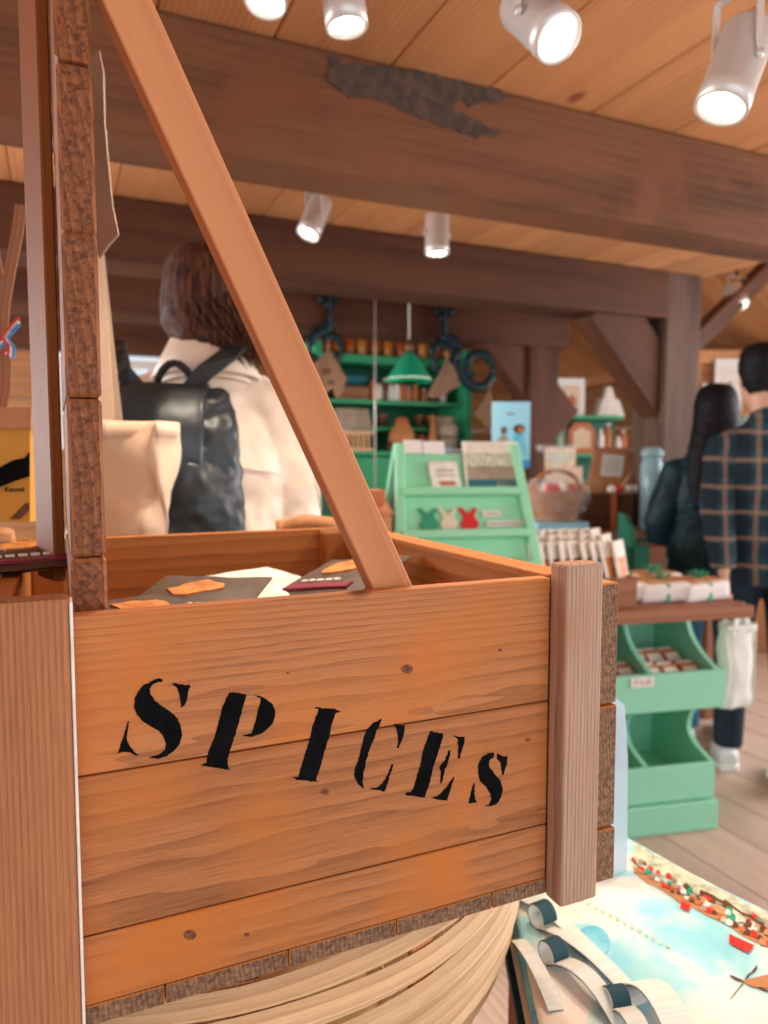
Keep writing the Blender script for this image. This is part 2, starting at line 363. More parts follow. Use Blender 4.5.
# ------------------------------------------------------------------ the room
CZ = 2.222
m = MB(); x = -2.6
while x < 4.9:
    w = random.uniform(.19, .25); m.box((x+w/2, 2.7, -.02), (w-.004, 9.0, .04), bev=.004, jit=0); x += w
struct(m.build('floor', 'floor')); floor_ = bpy.data.objects['floor']
m = MB(); m.box((1.1, 2.7, -.06), (7.6, 9.1, .03)); struct(m.build('floor_base', 'gap'))
m = MB(); x = -2.6
while x < 2.95:
    w = random.uniform(.22, .32); w = min(w, 3.02-x)
    m.box((x+w/2, 2.75, CZ+.015+random.uniform(0, .003)), (w-.003, 8.3, .03), bev=.003); x += w
struct(m.build('ceiling', 'ceiling'))
m = MB(); m.box((.2, 2.75, CZ+.06), (5.7, 8.3, .03)); struct(m.build('ceiling_deck', 'gap'))
# the lean-to roof on the right: boards running down the slope
m = MB(); a0, a1 = Vector((2.95, 0, 3.05)), Vector((4.95, 0, 1.95)); dr = (a1-a0); rotm = Matrix((dr.normalized(), Vector((0, 1, 0)), dr.normalized().cross(Vector((0, 1, 0))))).transposed()
y = -1.2
while y < 7.0:
    w = random.uniform(.13, .17); m.box((a0+a1)/2+Vector((0, y+w/2, .03)), (dr.length, w-.004, .025), rotm, bev=.003); y += w
struct(m.build('roof_slope', 'ceiling'))
m = MB(); m.box((a0+a1)/2+Vector((0, 2.9, .075)), (dr.length+.1, 8.3, .02), rotm); struct(m.build('roof_deck', 'gap'))
m = MB(); m.box((2.96, 2.75, 2.72), (.04, 8.3, .86)); struct(m.build('wall_upper_side', 'wallwood'))
m = MB(); z = 0
while z < 2.15:
    m.box((4.86, 2.8, z+.1), (.05, 8.2, .196), bev=.003); z += .2
struct(m.build('wall_right', 'wallwood'))
WX0, WX1, WZ0, WZ1 = .05, 1.5, 1.45, 2.12   # window opening in the back wall
m = MB(); YB = 6.75
z = 0
while z < 3.1:
    zz0, zz1 = z, z+.2
    if zz1 <= WZ0 or zz0 >= WZ1: m.box((1.15, YB, z+.1), (7.5, .05, .196), bev=.003)
    else:
        m.box(((-2.6+WX0)/2, YB, z+.1), (WX0+2.6, .05, .196), bev=.003); m.box(((4.9+WX1)/2, YB, z+.1), (4.9-WX1, .05, .196), bev=.003)
    z += .2
struct(m.build('wall_back', 'wallwood'))
m = MB(); z = 0
while z < 2.3:
    for (ya, yb) in ((-1.3, 6.75),): m.box((-2.62, (ya+yb)/2, z+.1), (.05, yb-ya, .196), bev=.003)
    z += .2
struct(m.build('wall_left', 'wallwood'))
w = MB()
for (c, s) in ((((WX0+WX1)/2, YB-.03, WZ0), (WX1-WX0+.12, .1, .06)), (((WX0+WX1)/2, YB-.03, WZ1), (WX1-WX0+.12, .1, .06)), ((WX0, YB-.03, (WZ0+WZ1)/2), (.06, .09, WZ1-WZ0)), ((WX1, YB-.03, (WZ0+WZ1)/2), (.06, .09, WZ1-WZ0)), (((WX0+WX1)/2, YB-.03, (WZ0+WZ1)/2), (.05, .06, WZ1-WZ0))): w.box(c, s, bev=.004)
wf = struct(w.build('window_1', 'white'))
g = MB(); g.box(((WX0+WX1)/2, YB, (WZ0+WZ1)/2), (WX1-WX0, .006, WZ1-WZ0)); g.build('pane', 'glass', wf)
# beams along the room
def beam(y, z0, z1, t, mt, x0=-2.6, x1=4.8, name='ceiling_beam'):
    m = MB(); m.box(((x0+x1)/2, y+t/2, (z0+z1)/2), (x1-x0, t, z1-z0), bev=.006, jit=.002); return struct(m.build(name, mt))
b1 = beam(1.6, 1.962, CZ-.003, .155, 'beam'); b2 = beam(2.75, 2.0, CZ-.003, .22, 'beam2', x1=2.74); b3 = beam(3.7, 1.99, CZ-.003, .22, 'beam2', x1=2.9)
beam(5.2, 2.02, CZ-.003, .2, 'beam2', x1=2.9)
# old tar patch left on the first beam
def rag(pts, amp, step, seed=0):
    out = []; n = len(pts)
    for i in range(n):
        a, b = Vector(pts[i]), Vector(pts[(i+1) % n]); k = max(1, int((b-a).length/step))
        for j in range(k):
            p = a.lerp(b, j/k); q = p*(.45/amp)+Vector((seed, seed))
            out.append(p+Vector((noise.noise(Vector((q.x, q.y, seed)))*amp, noise.noise(Vector((q.x, q.y, seed+9)))*amp)))
    return out
tarp = rag([(330, 55), (345, 62), (380, 66), (425, 72), (445, 78), (490, 88), (505, 92), (503, 102), (470, 105), (462, 98), (455, 108), (480, 122), (503, 132), (478, 139), (455, 128), (425, 120), (400, 108), (375, 98), (350, 98), (328, 82)], 5, 4, 3)
t = MB().poly([at(p[0], p[1], Y=1.597) for p in tarp], (0, 1, 0), .008); t.build('tar_patch', 'tar', b1)
# posts
def post(x0, x1, y, t, mt, z1=CZ): m = MB(); m.box(((x0+x1)/2, y+t/2, z1/2), (x1-x0, t, z1-.002), bev=.01, jit=.01); return struct(m.build('support_post', mt))
post(2.745, 2.97, 2.76, .22, 'post'); post(2.62, 2.83, 3.71, .2, 'beam2', 1.995)
def diag(name, p0, p1, wd, t, mt, yy):
    m = MB(); m.bar((p0[0], yy, p0[1]), (p1[0], yy, p1[1]), wd, t, Vector((0, 1, 0)).cross(Vector((p1[0]-p0[0], 0, p1[1]-p0[1]))), bev=.008); return struct(m.build(name, mt))
p = at(603, 300, Y=2.82); q = at(690, 430, Y=2.82)
diag('diagonal_brace', (p.x, p.z), (q.x, q.z), .26, .13, 'beam2', 2.86)
p = at(478, 315, Y=3.8); q = at(562, 425, Y=3.8)
diag('diagonal_brace', (p.x, p.z), (q.x, q.z), .24, .12, 'beam2', 3.80)
p = at(690, 345, Y=3.0); q = at(800, 237, Y=3.0)
diag('diagonal_brace', (p.x, p.z), (q.x, q.z), .09, .09, 'beam2', 3.0)
m = MB(); m.box((4.78, 2.8, 2.08), (.12, 8.2, .14), bev=.01); struct(m.build('wall_plate', 'ceiling'))
m = MB(); m.box((3.9, 4.35, 2.42), (1.9, .12, .12), bev=.01); struct(m.build('tie_beam', 'beam'))
m = MB(); m.box((4.78, 6.2, 1.1), (.13, .13, 2.1), bev=.01); struct(m.build('support_post', 'ceiling'))

# ------------------------------------------------------------------ spotlights
def spotlight(label, px, py, d, aim, L_=.15, r=.042, watt=15, top=CZ):
    c = at(px, py, d=d); ax = Vector(aim).normalized()           # c = middle of the can, ax = the way it shines
    o = thing('ceiling_spotlight', label, 'spotlight', (c.x, c.y, c.z), 0, 'aluminium track spotlights')
    e = ax*(L_/2)
    can = MB(); can.lathe([(r*.6, -L_/2), (r*.93, -L_/2+.004), (r, -L_/2+.012), (r, L_/2-.03), (r*1.02, L_/2-.029), (r*1.02, L_/2), (r*.9, L_/2), (r*.86, L_/2-.012)], (0, 0, 0), 28, ax); can.build('housing', 'steel', o)
    ln = MB(); ln.lathe([(r*.86, L_/2-.010), (r*.86, L_/2-.006)], (0, 0, 0), 24, ax)
    q = Vector((0, 0, 1)).rotation_difference(ax)
    le = ln.build('lens', 'glow', o)
    bl = MB()
    for k in range(7):
        a = k*math.pi/3; rr = 0 if k == 6 else r*.52
        cc = q @ Vector((rr*math.cos(a), rr*math.sin(a), L_/2-.005)); bl.lathe([(r*.2, 0), (r*.2, .002), (r*.1, .004)], cc, 12, ax)
    bl.build('led', 'lens', le)
    side = ax.cross(Vector((0, 0, 1)))
    side = side.normalized() if side.length > .1 else Vector((1, 0, 0))
    tz = top-c.z; topc = Vector((0, 0, min(tz-.02, L_/2+.045)))
    br = MB()
    for s in (-1, 1):
        a = side*(r+.003)*s; br.ribbon([a-ax*.008, a*1.0+Vector((0, 0, .03)), Vector((a.x, a.y, topc.z)), ], .014, .0025, ax)
        br.lathe([(.007, 0), (.007, .006)], a, 10, a)
    br.ribbon([Vector((side.x*(r+.003), side.y*(r+.003), topc.z)), Vector((-side.x*(r+.003), -side.y*(r+.003), topc.z))], .014, .003, side.cross(Vector((0, 0, 1))))
    br.build('bracket', 'steel', o)
    st = MB(); st.lathe([(.008, topc.z), (.008, tz-.02)], (0, 0, 0), 10); st.box((0, 0, tz-.02), (.09, .034, .028), bev=.003); st.build('adapter', 'blackp', o)
    l = bpy.data.lights.new('spot_lamp', 'SPOT'); l.energy = watt; l.spot_size = R(95); l.spot_blend = .6; l.color = (1, .86, .68); l.shadow_soft_size = .03
    lo = bpy.data.objects.new('spot_lamp', l); col.objects.link(lo); lo.parent = o; lo.location = ax*(L_/2+.006)
    lo.rotation_euler = Vector((0, 0, -1)).rotation_difference(ax).to_euler()
    return o
spotlight('large aluminium spotlight above the near beam, its seven LEDs facing the viewer', 538, 20, 1.15, (.10, -.50, -.55), .128, .0383)
spotlight('aluminium spotlight at the top right corner, tilted down beside the rail', 736, 68, 1.2, (-.36, .02, -.85), .15, .042)
spotlight('spotlight cut by the top frame edge left of the large facing one', 343, -6, 1.18, (.10, -.05, -.95), .105, .034)
spotlight('spotlight at the top edge of which only the glowing mouth shows', 268, -20, 1.15, (-.15, -.2, -.9), .085, .033)
spotlight('small silver spotlight between the two beams, tilted, above the brown-haired woman', 315, 217, 2.40, (-.32, -.1, -.7), .137, .0385)
spotlight('small silver spotlight hanging upright between the two near beams', 437, 234, 2.52, (.0, .0, -1), .137, .041)
spotlight('far spotlight under the sloping roof on the right', 736, 297, 4.1, (-.05, -.35, -.8), .13, .055, 22, 2.6)
tr = MB(); p = at(715, -6, Z=CZ-.02); q = at(790, 22, Z=CZ-.02)
m = MB(); m.box((1.5, .86, CZ-.0), (5.2, .036, .03), bev=.002); tag(m.build('lighting_rail', 'steel'), 'long silver lighting rail on the ceiling in front of the near beam', 'rail')

# ------------------------------------------------------------------ the SPICES crate
CX0, CX1, CY0, CY1, CZ0, CZ1 = -.035, .449, .596, 1.19, .905, 1.201; T = .017
rows = [(.889, .9455), (.9465, 1.0745), (1.0755, 1.201)]
crate = thing('wooden_crate', 'orange-brown wooden crate stencilled SPICES resting on the pale split-wood basket', 'crate', (.2, .9, .889))
fp = MB()
for (a, b) in rows: fp.box(((CX0+CX1)/2, CY0+T/2, (a+b)/2), (CX1-CX0, T, b-a-.0006), bev=.0012, rnd={0: .31, 1: .62, 2: .17}[rows.index((a, b))])
front = fp.build('front_panel', 'crate', crate, True)
# stencilled letters, each stroke as the stencil left it
LET = [
 ((110, 670, .1302), [[(405,75),(380,62),(340,75),(300,95),(250,120),(215,165),(190,220),(185,290),(205,340),(250,395),(310,430),(370,465),(410,510),(430,570),(420,615),(380,650),(300,668),(305,678),(370,682),(430,665),(490,625),(535,570),(555,500),(545,430),(515,370),(470,325),(410,285),(350,240),(315,190),(305,150),(320,120),(360,95),(400,92)],
   [(475,103),(520,105),(580,120),(610,108),(618,125),(600,165),(595,220),(575,270),(545,290),(540,240),(530,180),(515,140)],
   [(145,390),(135,400),(110,490),(85,560),(62,640),(95,630),(150,632),(195,658),(220,655),(190,630),(155,590),(135,550),(130,500),(142,430)]]),
 ((195, 680, .1302), [[(265,98),(300,95),(398,112),(370,200),(340,320),(300,450),(265,560),(250,620),(255,665),(270,690),(200,682),(100,665),(45,657),(85,640),(100,560),(150,440),(180,330),(210,210),(240,140)],
   [(450,118),(500,122),(545,145),(590,180),(615,225),(615,280),(595,335),(555,380),(500,415),(440,435),(362,432),(380,420),(435,412),(455,350),(480,250),(500,180),(505,138)]]),
 ((280, 695, .1302), [[(265,92),(300,98),(430,110),(470,130),(430,138),(405,200),(375,330),(340,450),(305,570),(275,650),(295,668),(250,665),(190,655),(140,655),(95,637),(140,630),(170,530),(195,440),(225,350),(250,240),(280,160),(300,108),(268,102)]]),
 ((340, 710, .1302), [[(325,72),(300,78),(250,105),(210,150),(185,200),(165,290),(140,380),(112,460),(108,500),(125,545),(155,590),(188,600),(175,560),(180,490),(200,400),(225,310),(260,230),(280,160),(310,105)],
   [(410,110),(500,118),(495,190),(475,230),(450,295),(438,290),(448,230),(440,170),(425,130)],
   [(228,606),(300,590),(340,540),(375,480),(385,440),(400,415),(412,425),(395,470),(380,510),(365,570),(345,630),(300,615)]]),
 ((395, 720, .15625), [[(225,70),(312,90),(290,170),(260,260),(235,350),(215,430),(190,498),(130,490),(68,478),(75,465),(105,462),(130,400),(160,290),(185,180),(210,110)],
   [(365,97),(400,105),(448,110),(440,160),(415,245),(402,245),(405,180),(405,125)],
   [(345,195),(358,198),(345,260),(315,340),(300,405),(285,408),(295,340),(285,300),(315,265)],
   [(230,498),(280,485),(330,430),(355,390),(375,362),(380,368),(355,450),(335,518),(280,512)]]),
 ((395, 720, .15625), [[(640,212),(600,210),(560,235),(535,280),(532,340),(545,390),(580,425),(612,470),(615,510),(600,540),(570,550),(620,552),(660,530),(685,480),(690,440),(675,390),(645,350),(610,310),(600,275),(615,245),(635,240)],
   [(655,215),(690,230),(722,235),(715,290),(695,352),(682,350),(680,310),(672,270),(655,250)],
   [(510,398),(508,440),(512,500),(525,530),(470,535),(480,490),(495,430)]])]
seam = (1.0742, 1.0758)
for li, ((ox, oy, sc), polys) in enumerate(LET):
    lm = MB()
    for pi, pts in enumerate(polys):
        rp = rag([(ox+a*sc, oy+b*sc) for a, b in pts], .9, 1.2, li*3.1+pi)
        lm.poly([at(q.x, q.y, Y=CY0-.0004) for q in rp], (0, 1, 0), .0003)
    lt = lm.build('letter', 'ink', front, True); lt['label'] = 'black stencilled letter ' + 'SPICES'[li]
# dark seams and nail/knots belong to the panel
kn = MB()
for (kx, ky, rr) in ((407, 669, 4.6), (288, 673, 1.3), (325, 792, 3.2), (190, 935, 5), (247, 935, 2), (528, 740, 2), (500, 650, 1.5)):
    kn.poly([at(kx+rr*1.3*math.cos(a), ky+rr*math.sin(a), Y=CY0-.0003) for a in [i*math.pi/6 for i in range(12)]], (0, 1, 0), .0002)
M['knot'] = plain('knot', '#8a4a22', .7, c2='#5a2c12', scale=250); kn.build('knot', 'knot', front, True)
bk = MB()
for (a, b) in rows: bk.box(((CX0+CX1)/2, CY1-T/2, (a+b)/2), (CX1-CX0, T, b-a-.0006), bev=.001)
bk.build('back_panel', 'crate_in', crate, True)
for (xx, nm) in ((CX1+.011, 'side_panel'), (CX0-.0085, 'side_panel')):
    sd = MB()
    if xx > 0:
        for k, (a, b) in enumerate(rows): sd.box((.5068, (CY0+CY1)/2-.011+.0015*k, (a+b)/2-.006), (.0245, CY1-CY0+.024, b-a-.0012), bev=.0015)
    for k, (a, b) in enumerate(rows): sd.box((xx+(.0078 if xx > 0 else 0), (CY0+CY1)/2+.004+.006*(xx > 0), (a+b)/2+.002), (T+(.020 if xx > 0 else 0), CY1-CY0+.008-.0015*k, b-a-.0008), bev=.001)
    sd.build(nm, 'crate_in', crate, True)
bt = MB(); x = CX0
while x < CX1-.02: w = min(.105, CX1-x); w2 = w+(.04 if x+w > CX1-.03 else 0); bt.box((x+w2/2, (CY0+CY1)/2+.001, .880), (w2-.001, CY1-CY0+.001, .0165), bev=.001); x += w
bt.build('bottom_board', 'crate_in', crate, True)
for (xa, xb, ya, yb, za, zb) in ((CX1-.001, CX1+.0445, CY0-.0262, CY0-.0003, .871, 1.217), (CX0-.05, CX0+.0415, CY0-.0262, CY0-.0003, .86, 1.2195),
                                 (CX1-.0455, CX1-.0005, CY1-T-.034, CY1-T-.0005, .90, 1.199), (CX0+.0005, CX0+.045, CY1-T-.034, CY1-T-.0005, .90, 1.199)):
    c = MB(); c.box(((xa+xb)/2, (ya+yb)/2, (za+zb)/2), (xb-xa, yb-ya, zb-za), bev=.0035)
    c.build('corner_batten', ('batten' if xa > .2 else 'batten_tan') if ya < .7 else 'crate_in', crate, True)
pe = MB(); pe.box((CX0+.0427, CY0-.0135, 1.04), (.0022, .024, .352), bev=.0005); pe.build('pale_edge', 'paper', crate, True)['label'] = 'thin pale strip along the edge of the left corner batten'  # thin pale strip laid on the batten's right side
# rack rising from the crate: board wall, post and diagonal
rack = thing('wooden_rack', 'wooden upright frame of boards, post and diagonal brace rising from the SPICES crate', 'rack', (.05, .63, 1.19))
pl = MB(); z = 1.195
xL = at(71, 560, Y=.625).x; xR = at(106, 560, Y=.625).x
for k, h in enumerate((.046, .126, .126, .126, .126, .126)):
    pl.box(((xL+xR)/2+random.uniform(-.0005, .0005), .74+.004*(k % 2), z+h/2), (xR-xL-(0 if k else -.001), .235, h-.0012), bev=.0025); z += h
pl.build('board_wall', 'endgrain', rack, True)
rp = MB(); pa = at(37, 400, d=.80); pb = at(55, 400, d=.76)
cx_ = (pa+pb)/2; rotp = Matrix.Rotation(math.atan2((pb-pa).y, (pb-pa).x), 3, 'Z')
rp.box((cx_.x, cx_.y, 1.59), ((pb-pa).length, .012, .80), rotp, bev=.002); rp.build('upright_post', 'rackpost', rack, True)
br = MB(); YA = CY0+T+.012
A, Bp = at(123, 0, Y=YA), at(395, 600, Y=YA); dv = (A-Bp).normalized(); A = A+dv*.12; Bp = Bp-dv*.012
br.bar(A, Bp, .0365, .0215, Vector((0, 1, 0)).cross(dv), bev=.0012, rnd=.4); br.build('diagonal_brace', 'brace', rack, True)

# spice packets lying in the crate
def packet(label, c, rz, tilt, w=.13, h=.17, face='packet', art=True, lean=0):
    o = thing('spice_packet', label, 'packet', c, rz, 'spice packets in the crate'); o.rotation_euler = (tilt, lean, rz)
    b = MB()
    def cush(sgn):
        def fn(u, v): return ((u-.5)*w, (v-.5)*h, sgn*.009*(max(0, math.sin(math.pi*u))*max(0, math.sin(math.pi*v)))**.5+sgn*.0006+noise.noise(Vector((u*4, v*4, c[0]*50)))*.0015)
        return fn
    b.grid(cush(1), 14, 14); b.grid(cush(-1), 14, 14); b.build('pouch', face, o)
    if art:
        a = MB(); outl = rag([(-.025, -.012), (-.018, .018), (0, .028), (.022, .018), (.028, -.006), (.012, -.024), (-.012, -.028)], .012, .012, c[0]*30)
        a.poly([(q.x, q.y+.01, .0108) for q in outl], (0, 0, -1), .004); a.build('printed_spice', 'leaf', o)
        s = MB(); s.box((.0, -h*.36, .0065), (w*.7, .018, .003)); s.build('label_band', 'maroon', o)
        t = MB()
        for k in range(5): t.box((-.03+k*.012, -h*.25, .0085), (.008, .006, .002))
        t.build('print', 'white', o)
    return o
packet('dark spice packet lying under the foot of the board wall', (.075, .72, 1.165), .3, .1)
packet('dark packet with orange print in the left middle of the crate', (.135, .80, 1.168), -.5, .12)
packet('dark packet with orange print tilted at the right end of the crate', (.335, .88, 1.168), -.9, .16, lean=-.12)
packet('plain white paper packet between the dark spice packets', (.25, .93, 1.155), .4, .08, face='paper', art=False)
packet('dark packet lying deepest at the back of the crate', (.27, 1.02, 1.13), 1.2, .05)
packet('dark packet half under the others near the front panel', (.21, .72, 1.145), 1.0, .05)
packet('dark packet low in the front right corner of the crate', (.37, .72, 1.14), .2, .05)

# ------------------------------------------------------------------ basket of split-wood bands under the crate
bx = thing('split_wood_basket', 'large round basket of pale split-wood bands carrying the SPICES crate', 'basket', (.19, 1.03, .42))
bands = MB(); zz = [.858, .832, .803, .770, .736, .702, .666, .628, .59, .55, .50, .445]
rr = [.428, .431, .432, .430, .425, .416, .402, .380, .350, .312, .27, .225]
for k in range(len(zz)-1):
    n = 96; vs = []; gs = []; rnd = random.random(); ph = random.random()*6
    for i in range(n):
        a = 2*math.pi*i/n; wob = .003*math.sin(a*3+ph)+.002*math.sin(a*7+ph*2); tl = .010*math.sin(a*1+.9)*min(1, k*.7)
        z1, z0 = zz[k]+tl+wob, zz[k+1]+tl+wob*.5-.004; r1, r0 = rr[k], rr[k+1]
        ca, sa = math.cos(a), math.sin(a)
        z0 += .009; sec = [(r1-.006, z1), (r1+.002, z1-.005), (r1*.55+r0*.45+.009, z1*.5+z0*.5), (r0+.003, z0+.004), (r0-.006, z0), (r1*.5+r0*.5-.009, (z0+z1)/2)]
        for (r, z) in sec: vs.append((.19+r*ca, 1.03+r*sa, z)); gs.append((a*.4, r-r1, z-z1))
    fs = [[i*6+j, i*6+(j+1) % 6, ((i+1) % n)*6+(j+1) % 6, ((i+1) % n)*6+j] for i in range(n) for j in range(6)]
    bands.add(vs, fs, gs, rnd=rnd, smooth=False)
bands.build('woven_band', 'birch', bx, True)
bb = MB(); bb.lathe([(.01, .44), (.218, .44), (.24, .5), (.20, .5), (.01, .46)], (.19, 1.03, 0), 40); bb.build('basket_floor', 'birch', bx, True)
stv = MB()
for k in range(14):
    a = 2*math.pi*k/14+.1; P = [(.19+(r-.012)*math.cos(a), 1.03+(r-.012)*math.sin(a), z) for r, z in zip(rr, zz)]
    stv.ribbon(P, .03, .006, (-math.sin(a), math.cos(a), 0))
stv.build('stave', 'wicker', bx, True)
brl = thing('wooden_barrel', 'dark wooden barrel standing under the split-wood basket', 'barrel', (.19, 1.03, 0))
bm_ = MB()
for k in range(18):
    a0_, a1_ = 2*math.pi*k/18+.012, 2*math.pi*(k+1)/18-.012
    prof = [(.21, .0), (.25, .12), (.262, .22), (.25, .32), (.215, .438)]; vs = []; gs = []
    for r, z in prof:
        for a in (a0_, (a0_+a1_)/2, a1_):
            vs.append((r*math.cos(a), r*math.sin(a), z)); vs.append(((r-.02)*math.cos(a), (r-.02)*math.sin(a), z)); gs += [(z, a*r, 0)]*2
    fs = []
    for i in range(4):
        o_ = i*6
        for (p_, q_) in ((0, 2), (2, 4)): fs.append([o_+p_, o_+q_, o_+q_+6, o_+p_+6])
        fs += [[o_+1, o_+7, o_+9, o_+3], [o_+3, o_+9, o_+11, o_+5], [o_, o_+6, o_+7, o_+1], [o_+4, o_+5, o_+11, o_+10]]
    fs += [[0, 1, 3, 2], [2, 3, 5, 4], [24, 26, 27, 25], [26, 28, 29, 27]]
    bm_.add(vs, fs, gs)
bm_.build('stave_wall', 'slab', brl)
hp = MB()
for z, r in ((.07, .242), (.37, .242)):
    hp.lathe([(r-.004, z-.015), (r+.004, z-.015), (r+.003, z+.015), (r-.004, z+.015)], (0, 0, 0), 40)
hp.build('hoop', 'iron', brl)
hd = MB(); hd.lathe([(.2, .41), (.2, .425)], (0, 0, 0), 32); hd.build('barrel_head', 'slab', brl)

# ------------------------------------------------------------------ table of printed tote bags at the lower right
TZ = .715
far = at(628, 837, Z=TZ); near = at(768, 910, Z=TZ)
TY1 = .878
LX = lambda y: .580-.5*(TY1-y); RX = lambda y: .820+.16*(TY1-y)
tb = thing('display_table', 'wooden table under the printed tote bags', 'table', (.62, .6, 0))
def slabpoly(y0, y1, ins): return [(LX(y0)+ins, y0, 0), (LX(y1)+ins, y1, 0), (RX(y1)-ins, y1, 0), (RX(y0)-ins, y0, 0)]
tt = MB(); tt.poly([Vector(p)+Vector((0, 0, TZ-.135)) for p in slabpoly(.22, TY1-.01, .008)], (0, 0, 1), .03); tt.build('tabletop', 'slab', tb, True)
for (a, b) in ((LX(.84)+.05, .84), (RX(.84)-.05, .84), (LX(.27)+.06, .27), (RX(.27)-.05, .27)):
    l = MB(); l.box((a, b, (TZ-.135)/2), (.05, .05, TZ-.135), bev=.003); l.build('leg', 'slab', tb, True)
def bagsheet(z, dx0, dx1, mat, label, seed, th=.012, y0=.22):
    def fn(u, v):
        y = y0+(TY1-y0)*v; x = LX(y)+dx0+(RX(y)+dx1-LX(y)-dx0)*u
        e = min(u, 1-u, v, 1-v)
        return (x, y, z+(.004 if seed == 3.0 else .0008)*noise.noise(Vector((x*6, y*6, seed)))+(.0015 if seed == 3.0 else .0003)*noise.noise(Vector((x*19, y*19, seed)))-(.004 if seed == 3.0 else .0)*math.exp(-e*40))
    o = thing('printed_tote_bag', label, 'tote bag', (.62, .6, z-.006), 0, 'printed tote bags laid flat on the table')
    b = MB(); b.grid(fn, 50, 70); b.build('bag_cloth', mat, o, True, mods=SOL(th)); return o, fn
bagsheet(TZ-.096, .006, .0, 'cyan', 'cyan tote bag at the bottom of the flat stack', 1.0, .014)
bagsheet(TZ-.079, .000, .0, 'dteal', 'dark teal tote bag second from the bottom of the flat stack', 4.0, .014)
bagsheet(TZ-.062, .010, .0, 'cyan', 'cyan tote bag in the middle of the flat stack', 6.0, .014)
bagsheet(TZ-.044, .004, .0, 'canvas', 'cream tote bag just under the cyan and printed ones', 5.0, .015)
bagsheet(TZ-.025, .008, -.002, 'cyan', 'cyan tote bag directly under the topmost printed bag', 2.0, .015)
topb, tfn = bagsheet(TZ-.006, .012, -.003, 'print', 'topmost tote bag printed with a watercolour row of houses and sails', 3.0, .015)
def onbag(px, py, dz=.0):
    p = at(px, py, Z=TZ); v = (p.y-.22)/(TY1-.22); v = min(max(v, 0), 1); u = (p.x-LX(p.y)-.012)/(RX(p.y)-.015-LX(p.y))
    q = tfn(min(max(u, 0), 1), v); return Vector((p.x, p.y, q[2]+.0078+dz))
def patch(name, pts, mat, dz=.0008, lab=None):
    pm = MB(); P = [onbag(*q, dz) for q in pts]; pm.poly(P, (0, 0, 1), .0006); o = pm.build(name, mat, topb, True)
    if lab: o['label'] = lab
    return o
def strippatch(name, a, b, w0, w1, mat, n=14, dz=.0006):
    """band of print from pixel a to b that follows the cloth"""
    pm = MB(); vs = []; 
    for i in range(n+1):
        t_ = i/n; x = a[0]+(b[0]-a[0])*t_; y = a[1]+(b[1]-a[1])*t_; nz = noise.noise(Vector((x*.08, y*.08, 5)))*4
        for j in range(5): s_ = j/4; vs.append(onbag(x, y-w0*(1-s_)+w1*s_+nz*(1 if j in (0, 4) else 0), dz))
    fs = [[i*5+j, i*5+j+1, i*5+j+6, i*5+j+5] for i in range(n) for j in range(4)]
    pm.add(vs, fs); return pm.build(name, mat, topb, True)
strippatch('printed_meadow', (634, 850), (790, 932), 7, 12, 'sage')
strippatch('printed_quay', (634, 870), (800, 962), 3, 6, 'kraft', dz=.0009)
random.seed(21)
pal = ['red', 'terra', 'stone', 'paper', 'brown', 'sage', 'maggreen', 'red', 'kraft', 'hamper', 'paper']
for rowi, (dy, n_, k0) in enumerate(((-9, 26, 1.0), (0, 30, 1.0), (8, 26, .85))):
    for k in range(n_):
        t_ = k/(n_-1); x = 634+t_*142+random.uniform(-1.5, 1.5); y = 866+t_*76+dy*(.45+.7*t_)+random.uniform(-1.5, 1.5); s_ = (2.0+3.4*t_)*k0*random.uniform(.7, 1.2)
        patch('printed_house', [(x-s_, y-s_*.55), (x-s_*.1, y-s_*1.2), (x+s_, y-s_*.2), (x+s_*.9, y+s_*.9), (x-s_*.9, y+s_*.4)], random.choice(pal), .0012+.0002*rowi)
patch('printed_roof', [(729, 937), (754, 949), (748, 957), (729, 946)], 'red', .0020)
patch('printed_roof', [(681, 902), (690, 906), (689, 914), (680, 909)], 'red', .0020)
strippatch('printed_sail', (705, 893), (764, 928), 1.5, 1.5, 'hamper', dz=.0020)
strippatch('printed_mill_sail', (730, 1002), (757, 968), .6, .6, 'brown', dz=.0012); strippatch('printed_mill_sail', (730, 978), (768, 994), .6, .6, 'brown', dz=.0012)
patch('printed_boat', [(742, 984), (775, 976), (780, 992), (752, 990)], 'kraft', .0010)
patch('printed_sun', [(592+18*math.cos(a), 946+18*math.sin(a)) for a in [i*.45 for i in range(14)]], 'cyan', .0010)
for i in range(14):
    x = 572+i*7.2; y = 897+i*3.9; patch('printed_script', [(x, y), (x+2.5, y-1.5), (x+4.5, y+1.2), (x+2, y+3)], 'sage', .0009)
# straps of the totes: webbing arching off the pile, its dark lining showing inside the arches
def strap(pa, pb, h, w, curl=None):
    A = at(*pa, Z=TZ+.003); B_ = at(*pb, Z=TZ+.003); P = []; n = 22
    for i in range(n+1):
        t_ = i/n; P.append(A.lerp(B_, t_)+Vector((0, 0, h*math.sin(math.pi*t_)**.8)))
    if curl:   # the near end turns over into a loop
        d_ = (A-B_).normalized(); c0 = A+Vector((0, 0, curl)); P = [c0+d_*curl*math.sin(a)-Vector((0, 0, curl*math.cos(a))) for a in [math.pi*1.55-math.pi*1.55*i/14 for i in range(14)]]+P
    wd = (B_-A).cross(Vector((0, 0, 1))).normalized()
    m1 = MB(); m1.ribbon(P, w, .0016, wd); o = m1.build('strap', 'canvasw', topb, True)
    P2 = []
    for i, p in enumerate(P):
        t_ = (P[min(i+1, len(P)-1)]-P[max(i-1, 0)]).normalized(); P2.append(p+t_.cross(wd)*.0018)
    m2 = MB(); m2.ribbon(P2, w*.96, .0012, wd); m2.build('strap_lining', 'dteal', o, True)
strap((542, 925), (640, 1005), .016, .022, .014)
strap((512, 893), (600, 960), .012, .018)
strap((553, 962), (622, 1026), .022, .022, .013)
